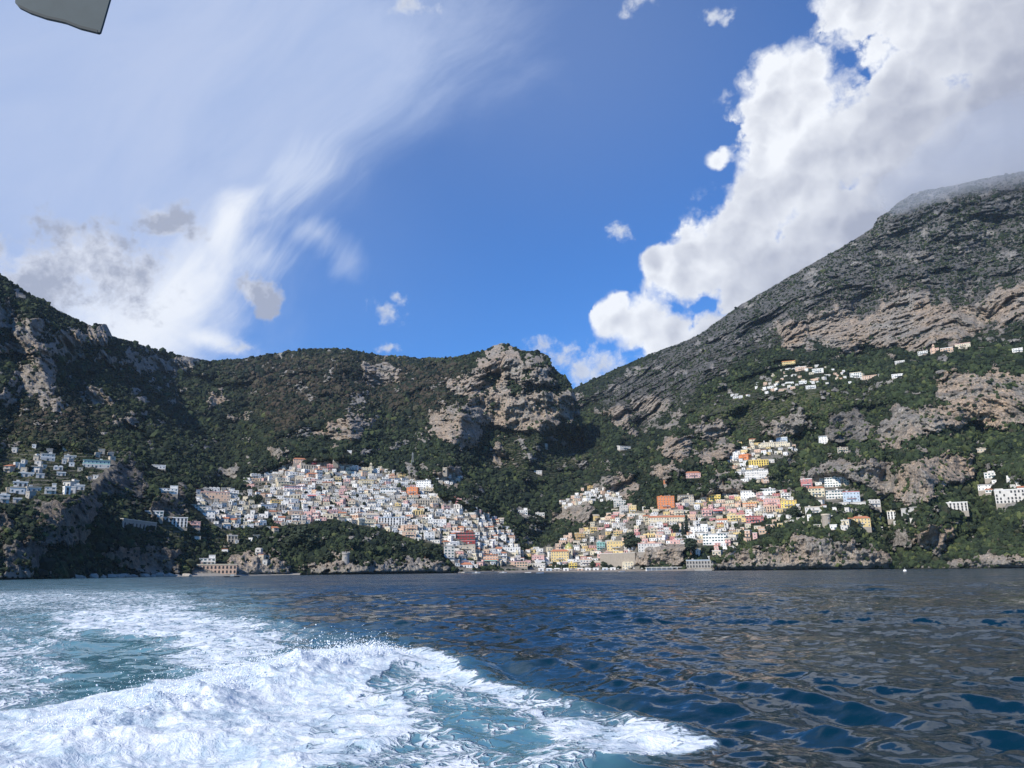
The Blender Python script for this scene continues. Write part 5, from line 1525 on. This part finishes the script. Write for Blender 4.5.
# ---- boats and buoy
def boat(px, py, L, hull, label, cabin=True, yaw=.3, name='motor_boat', group='small boats near the shore'):
    g = ground(px, py); o = empty(name, (g[0], g[1], 0), label, 'boat', group, rz=yaw)
    n = 9; v = []; q = []
    for i in range(n):
        u = i/(n-1); x = (u-.5)*L; wd = L*.16*(1-max(0, (u-.55)/.45)**2.2)+.02; top = .55+.35*u*u
        v += [(x, -wd, top), (x, -wd*.75, -.1), (x, 0, -.3), (x, wd*.75, -.1), (x, wd, top)]
    for i in range(n-1):
        for j in range(4): q.append((i*5+j, i*5+j+1, (i+1)*5+j+1, (i+1)*5+j))
        q.append((i*5+4, i*5, (i+1)*5, (i+1)*5+4))
    b = MB(); b.add(v, q+[(4, 3, 2, 1), (0, 4, 1)], hull); link('hull', b.mesh('hull'), o)
    if cabin:
        b = MB(); b.box(-L*.12, L*.14, -L*.09, L*.09, .5, 1.5, 'white', tx=.12, ty=.05); b.box(-L*.13, L*.12, -L*.092, L*.092, .95, 1.3, 'glass'); link('cabin', b.mesh('cabin'), o)
    b = MB(); b.box(-L*.54, -L*.5, -.2, .2, -.2, .9, 'dark'); link('outboard_motor', b.mesh('outboard_motor'), o)
boat(232, 577.2, 9, 'dark', 'small dark boat floating in front of the long peach beach hotel', True, .2)
boat(503, 573.0, 7, 'white', 'small white boat left of centre off the low beach building', True, .1)
boat(528, 572.8, 6, 'white', 'small open white boat off the pink beach villa', False, -.2)
boat(540, 573.4, 6, 'paleblue', 'small open pale blue boat, the nearest off the beach', False, .3)
boat(476, 573.3, 8, 'white', 'white cabin boat beside the low concrete jetty', True, .0)
boat(622, 572.0, 6, 'white', 'small open white boat off the cream vaulted beach house', False, .5)
g = ground(905, 571.5); o = empty('mooring_buoy', (g[0], g[1], 0), 'small white mooring buoy on the water near the right shore', 'buoy')
b = MB(); b.lathe([(.02, -.5), (.8, -.2), (.9, .4), (.6, .9), (.02, 1.05)], 14, 'white'); link('float', b.mesh('float', True), o)
b = MB(); b.lathe([(.08, 1.0), (.08, 1.8), (.2, 1.85), (.02, 2.0)], 8, 'metal'); link('mast', b.mesh('mast'), o)

# ---- corner of the boat's canopy, hanging into the top left
out_px = [(10, -200), (14.6, -30), (15.2, 3), (19, 7.5), (30, 13), (46, 18.5), (60, 21.5), (66, 23), (80, 28.5), (92, 31.5), (98, 33), (100, 32), (102.5, 24), (110, -2), (117, -30), (150, -200)]
def flatpt(x, y, Y):
    r_ = ray(x, y); q_ = r_*(Y/r_[1]); q_[2] += CAM_H; return q_
f0 = np.array([flatpt(x, y, 1.5) for x, y in out_px]); f1 = np.array([flatpt(x, y, 1.5) for x, y in out_px])+np.array([.0, .006, .0])
n = len(out_px); 
import bmesh
bm = bmesh.new(); va = [bm.verts.new(v) for v in f0]; vb = [bm.verts.new(v) for v in f1]
bm.faces.new(va); bm.faces.new(vb[::-1])
for i in range(n): bm.faces.new((va[i], vb[i], vb[(i+1) % n], va[(i+1) % n]))
bmesh.ops.recalc_face_normals(bm, faces=bm.faces)
me = bpy.data.meshes.new('boat_canopy'); bm.to_mesh(me); bm.free()
canv = simple_mat('canopy_canvas', (.058, .078, .086), .14, .8, 14)
hem_m = simple_mat('canopy_hem', (.036, .046, .05), .1, .8, 20)
def strip_on_canopy(nm, pts, wd, m_):
    b_ = MB()
    for (xa, ya), (xb, yb) in zip(pts[:-1], pts[1:]):
        qa, qb = flatpt(xa, ya, 1.497), flatpt(xb, yb, 1.497); ua, ub = flatpt(xa, ya-wd, 1.497), flatpt(xb, yb-wd, 1.497); e_ = np.array([0, -.0022, 0])
        b_.add([qa, qb, ub, ua, qa+e_, qb+e_, ub+e_, ua+e_], [(4, 5, 6, 7), (0, 3, 2, 1), (0, 1, 5, 4), (1, 2, 6, 5), (2, 3, 7, 6), (3, 0, 4, 7)], m_)
    return b_.mesh(nm)
canopy_o = link('boat_canopy', me, mat=canv)
link('hem', strip_on_canopy('hem', out_px[3:11], 2.6, hem_m), canopy_o)
tag(canopy_o, 'grey green corner of the boat canopy hanging into the top left against the sky', 'canopy')

# ---- cloud resting on the summit at the right
def cloud_cap():
    V, Fc = ico(5); 
    c = point(1020, 172, 2560); c2 = V*np.array([520, 420, 80])
    nn = fbm(V*1.0, 1.6, 5, 7, gain=.55)
    c2 = c2*(1+.38*nn[:, None])+c+np.array([120, -40, 6])
    me = mesh_np('summit_cloud', c2, tris=Fc, smooth=True)
    m = bpy.data.materials.new('cloud_vapour'); m.use_nodes = True; t = NT(m.node_tree); t.n.clear()
    o_ = t.new('ShaderNodeOutputMaterial'); vv = t.new('ShaderNodeVolumePrincipled')
    vv.inputs['Color'].default_value = (.93, .94, .97, 1); vv.inputs['Density'].default_value = .003; vv.inputs['Anisotropy'].default_value = .2
    t.l.new(vv.outputs[0], o_.inputs['Volume'])
    tag(link('summit_cloud', me, mat=m), 'pale grey cloud wrapped round the summit of the right hand mountain', 'cloud', kind='stuff')
cloud_cap()
scene.cycles.volume_bounces = 5
# ---- air
def haze():
    m = bpy.data.materials.new('haze_air'); m.use_nodes = True; t = NT(m.node_tree); t.n.clear()
    o_ = t.new('ShaderNodeOutputMaterial'); vv = t.new('ShaderNodeVolumePrincipled')
    vv.inputs['Color'].default_value = (.62, .80, 1.0, 1); vv.inputs['Density'].default_value = .00002; vv.inputs['Anisotropy'].default_value = .0
    t.l.new(vv.outputs[0], o_.inputs['Volume'])
    b = MB(); b.box(-5200, 5200, -300, 5600, -45, 1900, m); tag(link('haze', b.mesh('haze')), 'thin blue haze over the bay', 'haze', kind='stuff')
haze()
